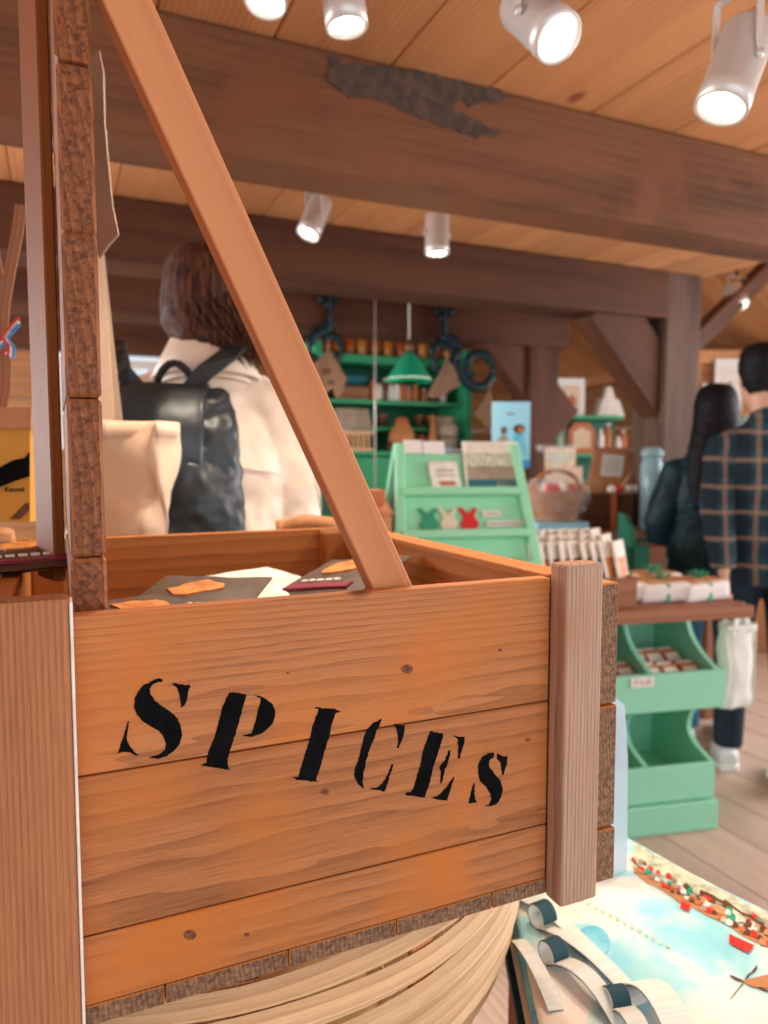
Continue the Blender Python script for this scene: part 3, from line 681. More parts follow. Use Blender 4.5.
strap((632, 985), (690, 1060), .030, .034)
strap((616, 1010), (650, 1060), .02, .022, .012)
strap((518, 940), (556, 1010), .010, .018)

# hanging clear sleeve beside the crate
sl = MB(); P = [at(606, 690, Y=.80), at(625, 705, Y=.80), at(628, 760, Y=.80), at(627, 888, Y=.80), at(621, 905, Y=.80), at(588, 880, Y=.80), at(596, 760, Y=.80)]
sl.poly(P, (0, 1, 0), .003); tag(sl.build('plastic_sleeve', 'sheet'), 'pale blue clear plastic sleeve hanging behind the right end of the crate', 'sleeve')

# ------------------------------------------------------------------ left: neighbour crate, totes and papers
nz = at(20, 560, d=.8).z
nb = thing('wooden_crate', 'second wooden crate left of the SPICES crate, holding ochre paper bags', 'crate', (-.3, .9, .9))
for (c, s) in (((-.345, .655, nz-.12), (.49, .017, .24)), ((-.345, 1.185, nz-.12), (.49, .017, .24)), ((-.582, .92, nz-.12), (.017, .51, .24)), ((-.108, .92, nz-.12), (.017, .51, .24)), ((-.345, .92, nz-.2315), (.456, .51, .017))):
    w_ = MB(); w_.box(c, s, bev=.0015); w_.build('panel', 'crate_in', nb, True)
m = thing('wooden_trestle', 'wooden trestle below the second crate at the left edge', 'trestle', (-.345, .92, 0))
w_ = MB(); w_.box((0, 0, nz-.2585), (.49, .5, .036), bev=.003); w_.build('tabletop', 'slab', m)
for a in (-1, 1):
    for b in (-1, 1): w_ = MB(); w_.box((-.065+a*.14, b*.2, (nz-.277)/2), (.04, .05, nz-.277), bev=.003); w_.build('leg', 'slab', m)
pk = packet('dark packet with orange print on top of the second crate at the left edge', (-.21, .80, nz-.004), .2, .05); pk['group'] = 'packets in the second crate'
pk.location = tuple(at(22, 556, Z=nz+.004))
kb = MB(); p = at(16, 545, Z=nz+.0); kb.box((p.x-.07, p.y+.03, nz-.10), (.14, .05, .24), bev=.012, jit=.01); tag(kb.build('paper_bag', 'kraft'), 'folded kraft paper bag lying flat in the second crate', 'paper bag')
yb_ = thing('ochre_bag', 'ochre paper bag printed Kennel standing upright behind the left post', 'paper bag', tuple(at(0, 520, d=1.0)))
p0 = at(-60, 426, d=1.0); p1 = at(30, 426, d=1.0); p2 = at(30, 522, d=1.0); p3 = at(-60, 522, d=1.0); nrm = Vector((fw.x, fw.y, 0)).normalized()
w_ = MB(); w_.poly([p0, p1, p2, p3], nrm, .06); w_.build('bag_body', 'yellow', yb_, True)
w_ = MB(); w_.poly([at(-60, 407, d=.99), at(31, 407, d=.99), at(31, 428, d=.99), at(-60, 428, d=.99)], nrm, .05); w_.build('folded_top', 'kraft', yb_, True)
w_ = MB(); w_.poly([at(a, b, d=.998) for a, b in ((-60, 500), (-5, 470), (14, 460), (25, 458), (30, 452), (30, 476), (12, 482), (0, 487), (-60, 515))], -nrm, .002); w_.build('printed_dog', 'ink', yb_, True)
w_ = MB(); w_.poly([at(a, b, d=.998) for a, b in ((10, 519), (26, 503), (30, 503), (30, 509), (20, 519))], -nrm, .002); w_.build('printed_leg', 'brown', yb_, True)
def text(body, size, loc, rot, mat, parent, name='lettering', ext=.0005):
    cu = bpy.data.curves.new(name, 'FONT'); cu.body = body; cu.size = size; cu.extrude = ext; cu.align_x = 'CENTER'; cu.align_y = 'CENTER'
    to = bpy.data.objects.new(name, cu); dg = bpy.context.evaluated_depsgraph_get(); col.objects.link(to); bpy.context.view_layer.update()
    me = bpy.data.meshes.new_from_object(to.evaluated_get(bpy.context.evaluated_depsgraph_get())); col.objects.unlink(to); bpy.data.objects.remove(to)
    me.materials.clear(); me.materials.append(M[mat]); o = bpy.data.objects.new(name, me); col.objects.link(o)
    mt = Matrix.Translation(loc) @ rot.to_matrix().to_4x4() if hasattr(rot, 'to_matrix') else Matrix.Translation(loc) @ rot
    if parent:
        r = parent
        while r.parent: r = r.parent
        inv = (Matrix.Translation(r.location) @ r.rotation_euler.to_matrix().to_4x4()).inverted(); o.parent = parent; mt = inv @ mt
    me.transform(mt); return o
from mathutils import Euler
text('Kennel', .0095, at(14.5, 489.5, d=.996), Euler((R(90), 0, -YAW)), 'ink', yb_)

def tote(name, label, c, w, h, dp, rz, mat, strap_to=None, seed=0, group=None, mouth=True, sway=.0, wid=.03, strapmat=None, hx=.28):
    """cloth bag hanging by its straps; c = middle of its mouth"""
    o = thing(name, label, 'tote bag', c, rz, group); b = MB(); n = 48; rows_ = 22; vs = []; gs = []
    for j in range(rows_):
        v = j/(rows_-1); z = -h*v
        for i in range(n):
            a = 2*math.pi*i/n; ca, sa = math.cos(a), math.sin(a)
            ex = .55; x = w/2*math.copysign(abs(ca)**ex, ca); y = dp/2*math.copysign(abs(sa)**.8, sa)
            k = 1-.25*v if False else 1
            fold = .018*noise.noise(Vector((ca*2.2, sa*2.2+seed, v*2.6)))+.006*math.sin(a*5+seed+v*2)
            x += fold*math.copysign(1, x)*.6+sway*v*v; y = y*(1-.15*v)+fold*1.6
            if v > .93: y *= .7
            vs.append((x, y, z)); gs.append((z, x, y))
    fs = [[j*n+i, j*n+(i+1) % n, (j+1)*n+(i+1) % n, (j+1)*n+i] for j in range(rows_-1) for i in range(n)]; fs.append([(rows_-1)*n+i for i in range(n)])
    b.add(vs, fs, gs, smooth=True); b.build('bag_body', mat, o, mods=SOL(.003))
    hm = MB(); hv = []
    for z in (-.001, -.028):
        for i in range(n): q = Vector(vs[i]); hv.append((q.x*1.012, q.y*1.03, z))
    hm.add(hv, [[i, (i+1) % n, n+(i+1) % n, n+i] for i in range(n)], smooth=True); hm.build('hem', mat, o, mods=SOL(.003))
    if strap_to:
        for s_ in (-1, 1):
            st = MB(); ap = Vector(strap_to); P = []
            for k in range(15):
                t_ = k/14
                if t_ < .5: a_ = Vector((-w*hx-.045*(hx < .2), s_*dp*.45, -.04)); b_ = ap+Vector((-.012, s_*.006, 0)); q = a_.lerp(b_, t_*2)
                else: a_ = ap+Vector((.012, s_*.006, 0)); b_ = Vector((w*hx-.045*(hx < .2), s_*dp*.45, -.04)); q = a_.lerp(b_, t_*2-1)
                P.append(q+Vector((0, s_*.006*math.sin(t_*6.28), .004*math.sin(t_*9))))
            st.ribbon(P, wid, .0025, (0, 1, .0) if False else (1, 0, 0)); st.build('handle', strapmat or mat, o)
    return o
# cream tote hanging just right of the board wall
c = at(128, 422, d=1.30)
to = tote('canvas_tote_bag', 'cream canvas tote bag hanging behind the board wall beside the black backpack', c, .165, .21, .09, -YAW+.15, 'canvas', (-.06, -.02, .34), 2.0, sway=-.03, hx=.1)
hk = MB(); q = to.matrix_basis @ Vector((-.05, -.02, .30)); qq = Vector(c)+Euler((0, 0, -YAW+.15)).to_matrix() @ Vector((-.06, -.02, .342))
hk.tube([qq+Vector((0, 0, -.004)), qq+Vector((-.03, -.20, .0)), qq+Vector((-.06, -.46, .004))], .006); hk.build('peg', 'rackpost', rack, True)
# grey-brown paper flag high behind the board wall
fl = MB(); pts = [(99, 50), (103, 72), (104, 120), (108, 165), (112, 205), (118, 234), (108, 245), (99, 258), (92, 240), (88, 60)]
fl.poly([at(a, b, d=.92) for a, b in pts], nrm, .006); tag(fl.build('hanging_bag', 'burlap'), 'grey-brown paper bag corner hanging high behind the board wall', 'paper bag')
# straps with ribbon at the left edge
lt = thing('leather_strap', 'brown looped strap with a red white and blue ribbon at the left edge', 'strap', tuple(at(5, 330, d=1.05)))
s_ = MB(); s_.ribbon([at(a, b, d=1.05) for a, b in ((21, 205), (17, 235), (10, 270), (4, 305), (2, 335), (6, 365), (5, 390), (0, 412), (-6, 430))], .016, .003, rt); s_.build('strap_band', 'slab', lt, True)
s_ = MB(); s_.ribbon([at(a, b, d=1.06) for a, b in ((-14, 200), (-8, 240), (0, 290), (2, 320), (-4, 360), (-12, 420))], .016, .003, rt); s_.build('strap_band', 'slab', lt, True)
for k, cc in enumerate(('red', 'white', 'blue')):
    s_ = MB(); s_.ribbon([at(a, b+k*3.2, d=1.035) for a, b in ((-8, 350), (2, 338), (10, 328), (19, 318))], .005, .0015, up); s_.ribbon([at(a+k*2.6, b+k, d=1.034) for a, b in ((3, 338), (9, 346), (8, 356), (3, 352))], .004, .0015, rt); s_.build('ribbon_stripe', cc, lt, True)
# crumpled kraft sack just behind the crate's back right corner
ks = MB(); c = at(312, 522, d=1.36)
ks.grid(lambda u, v: c+rt*((u-.5)*.13)+Vector((0, 0, 1))*(.012*math.sin(math.pi*u)-.36*(1-v)+.003*noise.noise(Vector((u*4, v*4, 1))))+Vector((fw.x, fw.y, 0))*(.02*math.sin(math.pi*v)+(.008*noise.noise(Vector((u*5, v*5, 4))))), 24, 24)
tag(ks.build('paper_sack', 'kraft', mods=SOL(.02)), 'crumpled kraft paper sack top behind the back corner of the SPICES crate', 'paper sack')

# ------------------------------------------------------------------ people
def limb(m, pts): m.loft([(p[:3], p[3], p[4] if len(p) > 4 else p[3]) for p in pts], 14)
def hand(m, wr, dirv, side, s=1.0, curl=.9):
    """palm, four fingers and a thumb from the wrist; dirv downwards, side = towards the thumb"""
    wr = Vector(wr); d = Vector(dirv).normalized(); th = Vector(side).normalized(); n = d.cross(th)
    m.loft([(wr-d*.01, .022*s, .017*s), (wr+d*.03*s, .030*s, .015*s), (wr+d*.065*s, .038*s, .014*s), (wr+d*.088*s, .036*s, .012*s)], 12, ref=th)
    for k, (off, ln) in enumerate(((.027, .072), (.009, .08), (-.009, .074), (-.027, .058))):
        b = wr+d*.082*s+th*off*s; P = [b]; dd = d.copy(); 
        for j, f in enumerate((.45, .3, .25)):
            dd = (dd+n*curl*(.55+.5*j)).normalized(); P.append(P[-1]+dd*ln*f*s)
        m.tube([b-d*.02*s]+P, [.0095*s, .0095*s, .009*s, .008*s, .007*s], 8)
    b = wr+d*.03*s+th*.022*s; m.tube([b-th*.01*s, b+(d*.6+th).normalized()*.03*s, b+(d*1.2+th*.6).normalized()*.055*s+n*.01*s, b+(d*1.4+th*.5+n*.5).normalized()*.078*s], [.013*s, .012*s, .010*s, .008*s], 8)
def face(m, c, rz=0, tilt=0):
    """head with brow, nose, lips, chin and ears, looking along +Y turned by rz"""
    c = Vector(c); Rm = Matrix.Rotation(rz, 3, 'Z') @ Matrix.Rotation(tilt, 3, 'X'); P = lambda x, y, z: c+Rm @ Vector((x, y, z))
    X = Rm @ Vector((1, 0, 0))
    m.loft([(P(0, -.012, .118), .02, .02), (P(0, -.012, .108), .05, .058), (P(0, -.008, .085), .068, .083), (P(0, -.004, .05), .076, .095), (P(0, 0, .01), .075, .095), (P(0, .006, -.03), .068, .085), (P(0, .014, -.065), .058, .070), (P(0, .03, -.095), .045, .05), (P(0, .042, -.115), .025, .028)], 22, ref=X)
    m.loft([(P(0, .088, .015), .006, .006), (P(0, .103, -.012), .010, .010), (P(0, .108, -.026), .015, .011), (P(0, .092, -.035), .010, .006)], 10, ref=X)
    m.loft([(P(-.024, .086, -.055), .004, .004), (P(0, .096, -.055), .008, .007), (P(.024, .086, -.055), .004, .004)], 8, ref=Vector((0, 0, 1)))
    m.loft([(P(-.045, .078, .025), .005, .006), (P(0, .092, .022), .007, .007), (P(.045, .078, .025), .005, .006)], 8, ref=Vector((0, 0, 1)))
    for s_ in (-1, 1):
        m.loft([(P(s_*.072, -.004, .028), .006, .010), (P(s_*.084, -.012, .015), .008, .017), (P(s_*.083, -.008, -.01), .007, .014), (P(s_*.074, .002, -.028), .005, .008)], 10, ref=X)
        m.lathe([(.001, -.012), (.009, -.008), (.0125, 0), (.009, .008), (.001, .012)], P(s_*.031, .072, .008), 12)

def figure(name, label, loc, rz, hgt, top, bottom, shoe, shoulder=.2, headturn=0, headtilt=0, arms=None, stride=0, headx=0, headz=0, toprad=1.0, jackhem=.50, lean=0, narrow=1.0, with_shoes=True):
    """standing person seen from behind, facing local +Y; z in fractions of the height"""
    H = hgt; o = thing(name, label, 'person', loc, rz)
    sh = .815*H; hip = .52*H; nk = .87*H; hd = .935*H+headz
    body = MB(); face(body, (headx, .01, hd), headturn, headtilt)
    body.loft([((headx, .005, hd-.05), .048, .052), ((headx*.6, -.004, nk-.01), .05, .052), ((0, -.012, sh+.02), .06, .06)], 14)
    sw = shoulder
    tor = [((0, 0, hip-.06), .15*narrow, .10), ((0, 0, hip+.03), .155*narrow, .10), ((0, .005, .60*H), .13*narrow, .09), ((0, 0, .68*H), .145*narrow, .10), ((0, -.005, .76*H), .17*narrow, .105), ((0, -.008, sh-.015), sw*.8, .085), ((0, -.01, sh+.025), .09, .06)]
    body.loft(tor, 20)
    defarm = lambda s: [(s*sw, -.005, sh-.03), (s*(sw+.04), -.02, .64*H), (s*(sw+.04), .03, .49*H)]
    A = arms or {-1: defarm(-1), 1: defarm(1)}
    for s in (-1, 1):
        a, e, w = [Vector(q) for q in A[s]]
        limb(body, [(*a, .045), (*a.lerp(e, .5), .042), (*e, .034), (*e.lerp(w, .4), .034), (*w, .022)])
        hand(body, w, (w-e), (Vector((0, 1, 0)) if abs((w-e).normalized().y) < .8 else Vector((-s, 0, 0))), 1.0, .5*(-s) if True else .5)
    feet = {}
    for s in (-1, 1):
        fy = stride*s; fx = s*.095
        body_l = [(s*.09, 0, hip-.02, .085), (s*.095, fy*.35+.015, .36*H, .065), (fx, fy*.5+.02, .285*H, .052), (fx, fy*.8-.015, .2*H, .052), (fx, fy-.02, .05*H, .036)]
        limb(body, body_l); feet[s] = (fx, fy)
        body.loft([((fx, fy-.05, .04), .03, .028), ((fx, fy+.03, .035), .036, .03), ((fx, fy+.12, .025), .042, .018), ((fx, fy+.17, .02), .03, .012)], 12)
    body.build('body', 'skin', o, mods=VOX(.0055, 3))
    tp = MB(); g = .018*toprad
    tp.loft([((0, 0, jackhem*H), .165*narrow+g, .115+g), ((0, 0, .56*H), .155*narrow+g, .11+g), ((0, 0, .64*H), .145*narrow+g, .105+g), ((0, -.003, .72*H), .158*narrow+g, .11+g), ((0, -.006, .775*H), sw*.88+g*.5, .10+g*.6), ((0, -.01, sh), sw*.72, .08), ((0, -.01, sh+.03), .09, .07), ((0, -.006, sh+.055), .065, .062)], 24)
    for s in (-1, 1):
        a, e, w = [Vector(q) for q in A[s]]
        tp.loft([(a-Vector((s*.06, 0, -.01)), .07, .07), (a+Vector((0, 0, .0)), .066+g*.3, .068), (a.lerp(e, .35), .06+g*.4, .062+g*.3), (e, .052+g*.4, .052+g*.4), (e.lerp(w, .5), .048+g*.2, .048+g*.2), (e.lerp(w, .93), .038+g*.2, .038+g*.2)], 16)
    tpo = tp.build('jacket' if name != 'standing_man' else 'shirt', top, o, mods=VOX(.0065, 8))
    tx = bpy.data.textures.new('folds', 'CLOUDS'); tx.noise_scale = .11; tx.noise_depth = 2
    md = tpo.modifiers.new('folds', 'DISPLACE'); md.texture = tx; md.strength = .028; md.mid_level = .25
    tr_ = MB(); tr_.loft([((0, 0, hip+.03), .162*narrow, .108), ((0, -.005, hip-.04), .168*narrow, .12), ((0, 0, hip-.10), .15*narrow, .105)], 20)
    for s in (-1, 1):
        fx, fy = feet[s]
        limb(tr_, [(s*.085, -.005, hip-.03, .095), (s*.095, fy*.35+.01, .37*H, .082), (fx, fy*.5+.015, .285*H, .068), (fx, fy*.8-.01, .18*H, .064), (fx, fy-.02, .055*H, .06)])
    tr_.build('trousers', bottom, o, mods=VOX(.007, 6))
    for s in (-1, 1):
        fx, fy = feet[s]; se = MB()
        se.loft([((fx, fy-.085, .05), .03, .035), ((fx, fy-.06, .055), .040, .05), ((fx, fy, .058), .043, .052), ((fx, fy+.07, .045), .046, .04), ((fx, fy+.14, .036), .045, .03), ((fx, fy+.185, .03), .03, .022)], 16)
        so = se.build('shoe', shoe, o, mods=VOX(.006, 4))
        sl_ = MB(); sl_.poly([(fx+a*.046, fy+b, .001) for a, b in ((-.7, -.085), (.7, -.085), (1, -.04), (.9, .05), (1.08, .12), (.8, .175), (0, .2), (-.8, .175), (-1.08, .12), (-.9, .05), (-1, -.04))], (0, 0, 1), .022); sl_.build('sole', 'white', so)
    return o, dict(sh=sh, hd=hd, nk=nk, hip=hip, H=H)
def locof(px, d): p = at(px, 512, d=d); return (p.x, p.y, 0)

# man with plaid shirt at the right edge
mp = at(755, 776, Z=0); man, mi = figure('standing_man', 'man seen from behind in a blue plaid shirt and dark trousers at the right edge', (mp.x-.0, mp.y, 0), -YAW-.28, 1.755, 'plaid', 'trous', 'shoe', .168, headturn=.35, headtilt=.08, headx=-.035,
    arms={-1: [(-.165, -.01, 1.355), (-.19, -.07, 1.10), (-.17, -.16, .87)], 1: [(.165, 0, 1.355), (.215, .0, 1.10), (.2, .1, .9)]}, stride=-.10, jackhem=.47)
h = MB(); hd = mi['hd']
h.loft([((-.035, -.02, hd+.135), .03, .04), ((-.035, -.02, hd+.125), .06, .07), ((-.035, -.02, hd+.10), .08, .095), ((-.035, -.018, hd+.06), .087, .103), ((-.035, -.026, hd+.015), .085, .092), ((-.035, -.042, hd-.03), .072, .065), ((-.035, -.05, hd-.062), .05, .045)], 20)
ho = h.build('hair', 'hairbk', man, mods=VOX(.006, 3)); tx = bpy.data.textures.new('h', 'CLOUDS'); tx.noise_scale = .02; md = ho.modifiers.new('d', 'DISPLACE'); md.texture = tx; md.strength = .008
cl = MB(); cl.loft([((0, -.012, mi['sh']+.02), .078, .075), ((0, -.008, mi['sh']+.06), .064, .064), ((0, -.012, mi['sh']+.066), .068, .068), ((0, -.018, mi['sh']+.03), .086, .082)], 22, cap=False); cl.build('collar', 'plaid', man, mods=SOL(.005))
# tote in his hand
hw = Matrix.Translation(man.location) @ man.rotation_euler.to_matrix().to_4x4() @ Vector((-.12, -.19, .765))
tb_ = tote('white_tote_bag', 'white canvas tote bag carried in the left hand of the man in plaid', tuple(Vector(hw)+Vector((0, 0, -.085))), .15, .33, .07, -YAW+.3, 'canvasw', (0, 0, .085), 5.0, wid=.022)
# woman with long black hair
wp = at(706, 700, d=3.42); wm, wi = figure('standing_woman', 'woman with long straight black hair in a dark teal jacket left of the man', (wp.x, wp.y, 0), -YAW-.3, 1.63, 'jackdk', 'jeans', 'shoe', .165, headturn=-.5, stride=.05, toprad=1.3, jackhem=.46, narrow=1.0,
    arms={-1: [(-.155, -.01, 1.24), (-.225, -.02, 1.03), (-.20, .08, .86)], 1: [(.155, -.01, 1.24), (.21, -.02, 1.03), (.2, .1, .85)]})
h = MB(); hd = wi['hd']
h.loft([((0, -.02, hd+.13), .03, .03), ((0, -.02, hd+.118), .06, .065), ((0, -.02, hd+.09), .083, .092), ((0, -.022, hd+.04), .094, .108), ((0, -.038, hd-.02), .098, .10), ((0, -.06, hd-.09), .105, .088), ((0, -.09, hd-.18), .125, .07), ((0, -.12, hd-.30), .125, .05), ((0, -.135, hd-.42), .10, .035), ((0, -.135, hd-.47), .05, .015)], 22)
ho = h.build('hair', 'hairbk', wm, mods=VOX(.007, 5)); md = ho.modifiers.new('d', 'DISPLACE'); tx2 = bpy.data.textures.new('h2', 'CLOUDS'); tx2.noise_scale = .03; md.texture = tx2; md.strength = .006

# woman in cream jacket with backpack
W1 = at(211, 500, d=1.66); wo, ci = figure('standing_woman', 'woman with long brown hair in a cream jacket wearing a black backpack', (W1.x, W1.y, 0), -YAW+.12, 1.80, 'jacket', 'jeans', 'shoe', .150, headz=-.05, headturn=-.35, headtilt=-.1,
    arms={-1: [(-.150, 0, 1.43), (-.195, .02, 1.13), (-.16, .20, 1.00)], 1: [(.142, 0, 1.425), (.185, .02, 1.12), (.17, .2, .98)]}, toprad=1.0, jackhem=.48)
sh, hd = ci['sh'], ci['hd']
cl = MB(); cl.loft([((0, -.02, sh+.005), .105, .09), ((0, -.012, sh+.04), .092, .08), ((0, -.008, sh+.078), .078, .074), ((0, -.012, sh+.088), .082, .078), ((0, -.024, sh+.06), .098, .09), ((0, -.03, sh+.02), .118, .102)], 26, cap=False); cl.build('collar', 'jacket', wo, mods=SOL(.006))
sm = MB()   # raised seams: yoke and sleeve-back
def onback(x, z, e=.0): return Vector((x, -.125-e+abs(x)**2*1.6, z))
sm.tube([onback(x, sh-.15-.03*abs(x)/.15, .012) for x in [i*.02 for i in range(-8, 9)]], .0022, 6); sm.tube([(.215+.01*i, -.062+.004*i, sh-.08-.06*i) for i in range(4)], .0025, 6); sm.build('seam', 'jacket', wo)
h = MB()
h.loft([((.0, -.012, hd+.142), .035, .04), ((.0, -.012, hd+.130), .070, .08), ((.0, -.015, hd+.098), .088, .106), ((.0, -.025, hd+.04), .096, .112), ((-.002, -.036, hd-.01), .096, .104), ((.015, -.045, hd-.04), .08, .082), ((.04, -.06, hd-.065), .06, .06), ((.06, -.07, hd-.09), .04, .04)], 24)
ho = h.build('hair', 'hairbr', wo, mods=VOX(.006, 3)); md = ho.modifiers.new('d', 'DISPLACE'); tx3 = bpy.data.textures.new('h3', 'CLOUDS'); tx3.noise_scale = .025; md.texture = tx3; md.strength = .005
st = MB(); random.seed(4)
for k in range(260):
    a = random.uniform(-2.9, -.2); r0 = random.uniform(.97, 1.07); x0, y0 = math.cos(a), math.sin(a); P = []
    x1 = random.uniform(.02, .10) if k % 3 else random.uniform(.05, .12); sw_ = random.uniform(-.012, .012); ln = random.uniform(.75, 1.05)
    for j in range(8):
        t_ = j/7; z = hd+.115-(.235*ln)*t_; rad = (.05+.047*math.sin(min(1, t_*1.6)*math.pi/2)) if t_ < .6 else .092
        bx_, by_ = x0*rad*.98, -.022+y0*rad*1.12
        f = max(0, (t_-.45)/.55); x = bx_*(1-f)+(x1+bx_*.35)*f+sw_*math.sin(t_*7); y = by_*(1-f*.3)-.01*f
        P.append((x*r0, y*r0, z))
    st.tube(P, [.0022, .0026, .0028, .0028, .0026, .0022, .0016, .0006], 5, cap=False)
st.build('hair_strands', 'hairbr', wo)
# backpack
bpk = thing('backpack', 'black soft backpack on the back of the woman in cream', 'backpack', (0, 0, 0))
RM = Matrix.Translation(wo.location) @ wo.rotation_euler.to_matrix().to_4x4(); bpk.location = wo.location+Vector((0, 0, .93)); bpk.rotation_euler = wo.rotation_euler
def bl(p): return Vector((p[0], p[1], p[2]-.9))
q = MB(); X0 = -.05
def bprow(z, w, dpt, yc, sk): return (Vector((X0+sk, yc, z-.9)), w, dpt)
q.loft([bprow(.98, .13, .05, -.19, 0), bprow(1.02, .142, .066, -.20, 0), bprow(1.12, .143, .072, -.205, 0), bprow(1.24, .136, .062, -.195, 0), bprow(1.34, .128, .046, -.18, 0), bprow(1.40, .118, .032, -.165, 0), bprow(1.43, .105, .014, -.155, 0)], 24)
bo = q.build('pack_body', 'backpack', bpk, mods=VOX(.007, 4)); tx4 = bpy.data.textures.new('pk', 'CLOUDS'); tx4.noise_scale = .09; md = bo.modifiers.new('d', 'DISPLACE'); md.texture = tx4; md.strength = .04
q = MB()
q.grid(lambda u, v: bl((X0-.025+(u-.5)*.19*(1-.1*v), -.165-.09*math.sin(min(1, v*1.5)*math.pi/2)-.012*math.cos((u-.5)*6)+.004*noise.noise(Vector((u*5, v*5, 0))), 1.435-.21*max(0, v-.12))), 20, 16); q.build('flap', 'backpack', bpk, mods=SOL(.006))
q = MB(); q.tube([bl((X0-.04+.08*(i/10), -.15-.01*math.sin(math.pi*i/10), 1.425+.055*math.sin(math.pi*i/10)**.6)) for i in range(11)], .008); q.build('top_handle', 'strapblk', bpk)
for s in (-1, 1):
    q = MB(); xs = X0-.02+.05*s
    q.ribbon([bl(p) for p in ((xs, -.165, 1.425), (xs+s*.03, -.165, 1.462), (xs+s*.06+.015, -.145, 1.500), (xs+s*.08+.02, -.07, 1.535), (xs+s*.08+.01, .03, 1.475), (xs+s*.08, .09, 1.42), (xs+s*.08, .12, 1.3), (xs+s*.1, .10, 1.15), (xs+s*.12, -.02, 1.05), (xs+s*.06, -.14, 1.0))], .036, .008, (1, .3*s, 0)); q.build('shoulder_strap', 'strapblk', bpk)

# ------------------------------------------------------------------ green bin counter with wooden slab
P0 = at(718, 829, Z=0); RZ = R(-12.1)
cn = thing('bin_counter', 'mint green bin counter with two tiers of open bins under a wooden slab', 'counter', (P0.x, P0.y, 0), RZ)
WD = 1.25; DP = .42
q = MB(); q.box((-WD/2, DP/2+.02, .811), (WD+.02, DP+.30, .042), bev=.004); q.box((-WD/2, DP/2+.0, .7895), (WD-.05, DP, .004)); q.build('slab', 'slab', cn)
q = MB(); q.box((-WD/2, .012, .054), (WD, .024, .105), bev=.003); q.build('plinth', 'mintd', cn)
q = MB(); q.box((-WD/2-.004, .012+.012, .175), (WD-.008, .018, .13), bev=.003); q.build('lower_lip', 'mintd', cn)
q = MB(); q.box((-WD/2+.006, .012, .51), (WD+.012, .02, .135), bev=.003); q.build('upper_lip', 'mintd', cn)
q = MB(); q.box((-WD/2, DP-.01, .43), (WD-.01, .02, .72)); q.build('back_board', 'mintd', cn)
q = MB(); q.box((-WD/2, DP/2+.01, .125), (WD-.02, DP-.05, .014)); q.box((-WD/2, DP/2+.01, .450), (WD-.02, DP-.05, .014)); q.build('shelf', 'mintd', cn)
def arc(y0, z0, y1, z1, b, n=9):
    out = []
    for i in range(n+1):
        t_ = i/n; y_ = y0+(y1-y0)*t_; z_ = z0+(z1-z0)*t_; k = math.sin(math.pi*t_)*b; out.append((y_+k, z_-k*.35))
    return out
prof = [(DP, .01), (DP, .789)]+arc(.20, .789, .025, .578, .055)+[(.025, .443), (.11, .443)]+arc(.115, .43, .035, .24, .09)+[(.035, .01)]
for xx in (-.011, -.27, -.58, -.90, -WD+.011):
    q = MB(); q.poly([(xx-.009, y_, z_) for y_, z_ in prof], (1, 0, 0), .018); q.build('side_board', 'mintd', cn)
q = MB(); q.box((-.315, -.002, .555), (.085, .003, .034)); pt = q.build('price_ticket', 'paper', cn)
CM = Matrix.Translation(cn.location) @ Matrix.Rotation(RZ, 4, 'Z')
text('€ 6,25', .024, CM @ Vector((-.315, -.0045, .555)), Matrix.Rotation(RZ, 4, 'Z') @ Matrix.Rotation(R(90), 4, 'X'), 'grey', cn)
# bagged goods in the bins
def small_pack(label, lc, rz, tilt, cat='packet', cols=('kraft', 'paper', 'brown'), w=.07, h=.10, t_=.03, group='packets in the upper bin'):
    c = CM @ Vector(lc); o = thing('snack_packet', label, cat, c, RZ+rz, group); o.rotation_euler = (tilt, 0, RZ+rz)
    b = MB(); b.box((0, 0, 0), (w, t_, h), bev=.008, jit=.004); b.build('pouch', cols[0], o)
    b = MB(); b.box((0, -t_/2-.001, h*.12), (w*.8, .003, h*.34)); b.build('label_card', cols[1], o)
    b = MB(); b.box((0, 0, h/2+.006), (w*.9, .006, .022), bev=.001); b.build('seal', cols[2], o); return o
random.seed(11)
nm_ = ['packet at the right end of the upper bin, front row', 'packet in the middle of the upper bin, front row', 'packet by the divider of the upper bin, front row', 'packet at the right of the second row in the upper bin', 'packet in the middle of the second row in the upper bin', 'packet by the divider in the second row of the upper bin']
i_ = 0
for row in range(2):
    for k in range(3):
        small_pack('cream and brown snack '+nm_[i_], (-.065-.075*k, .09+.11*row, .535+.022*row), random.uniform(-.2, .2), R(-52), cols=random.choice([('kraft', 'paper', 'paper'), ('paper', 'kraft', 'grey'), ('terra', 'paper', 'paper')])); i_ += 1
for k in range(3): small_pack('terracotta packet in the bin left of the divider, '+('nearest the divider', 'second from the divider', 'third from the divider')[k], (-.32-.08*k, .10, .54), .1, R(-52), cols=('terra', 'paper', 'paper'), group='packets in the middle bin')
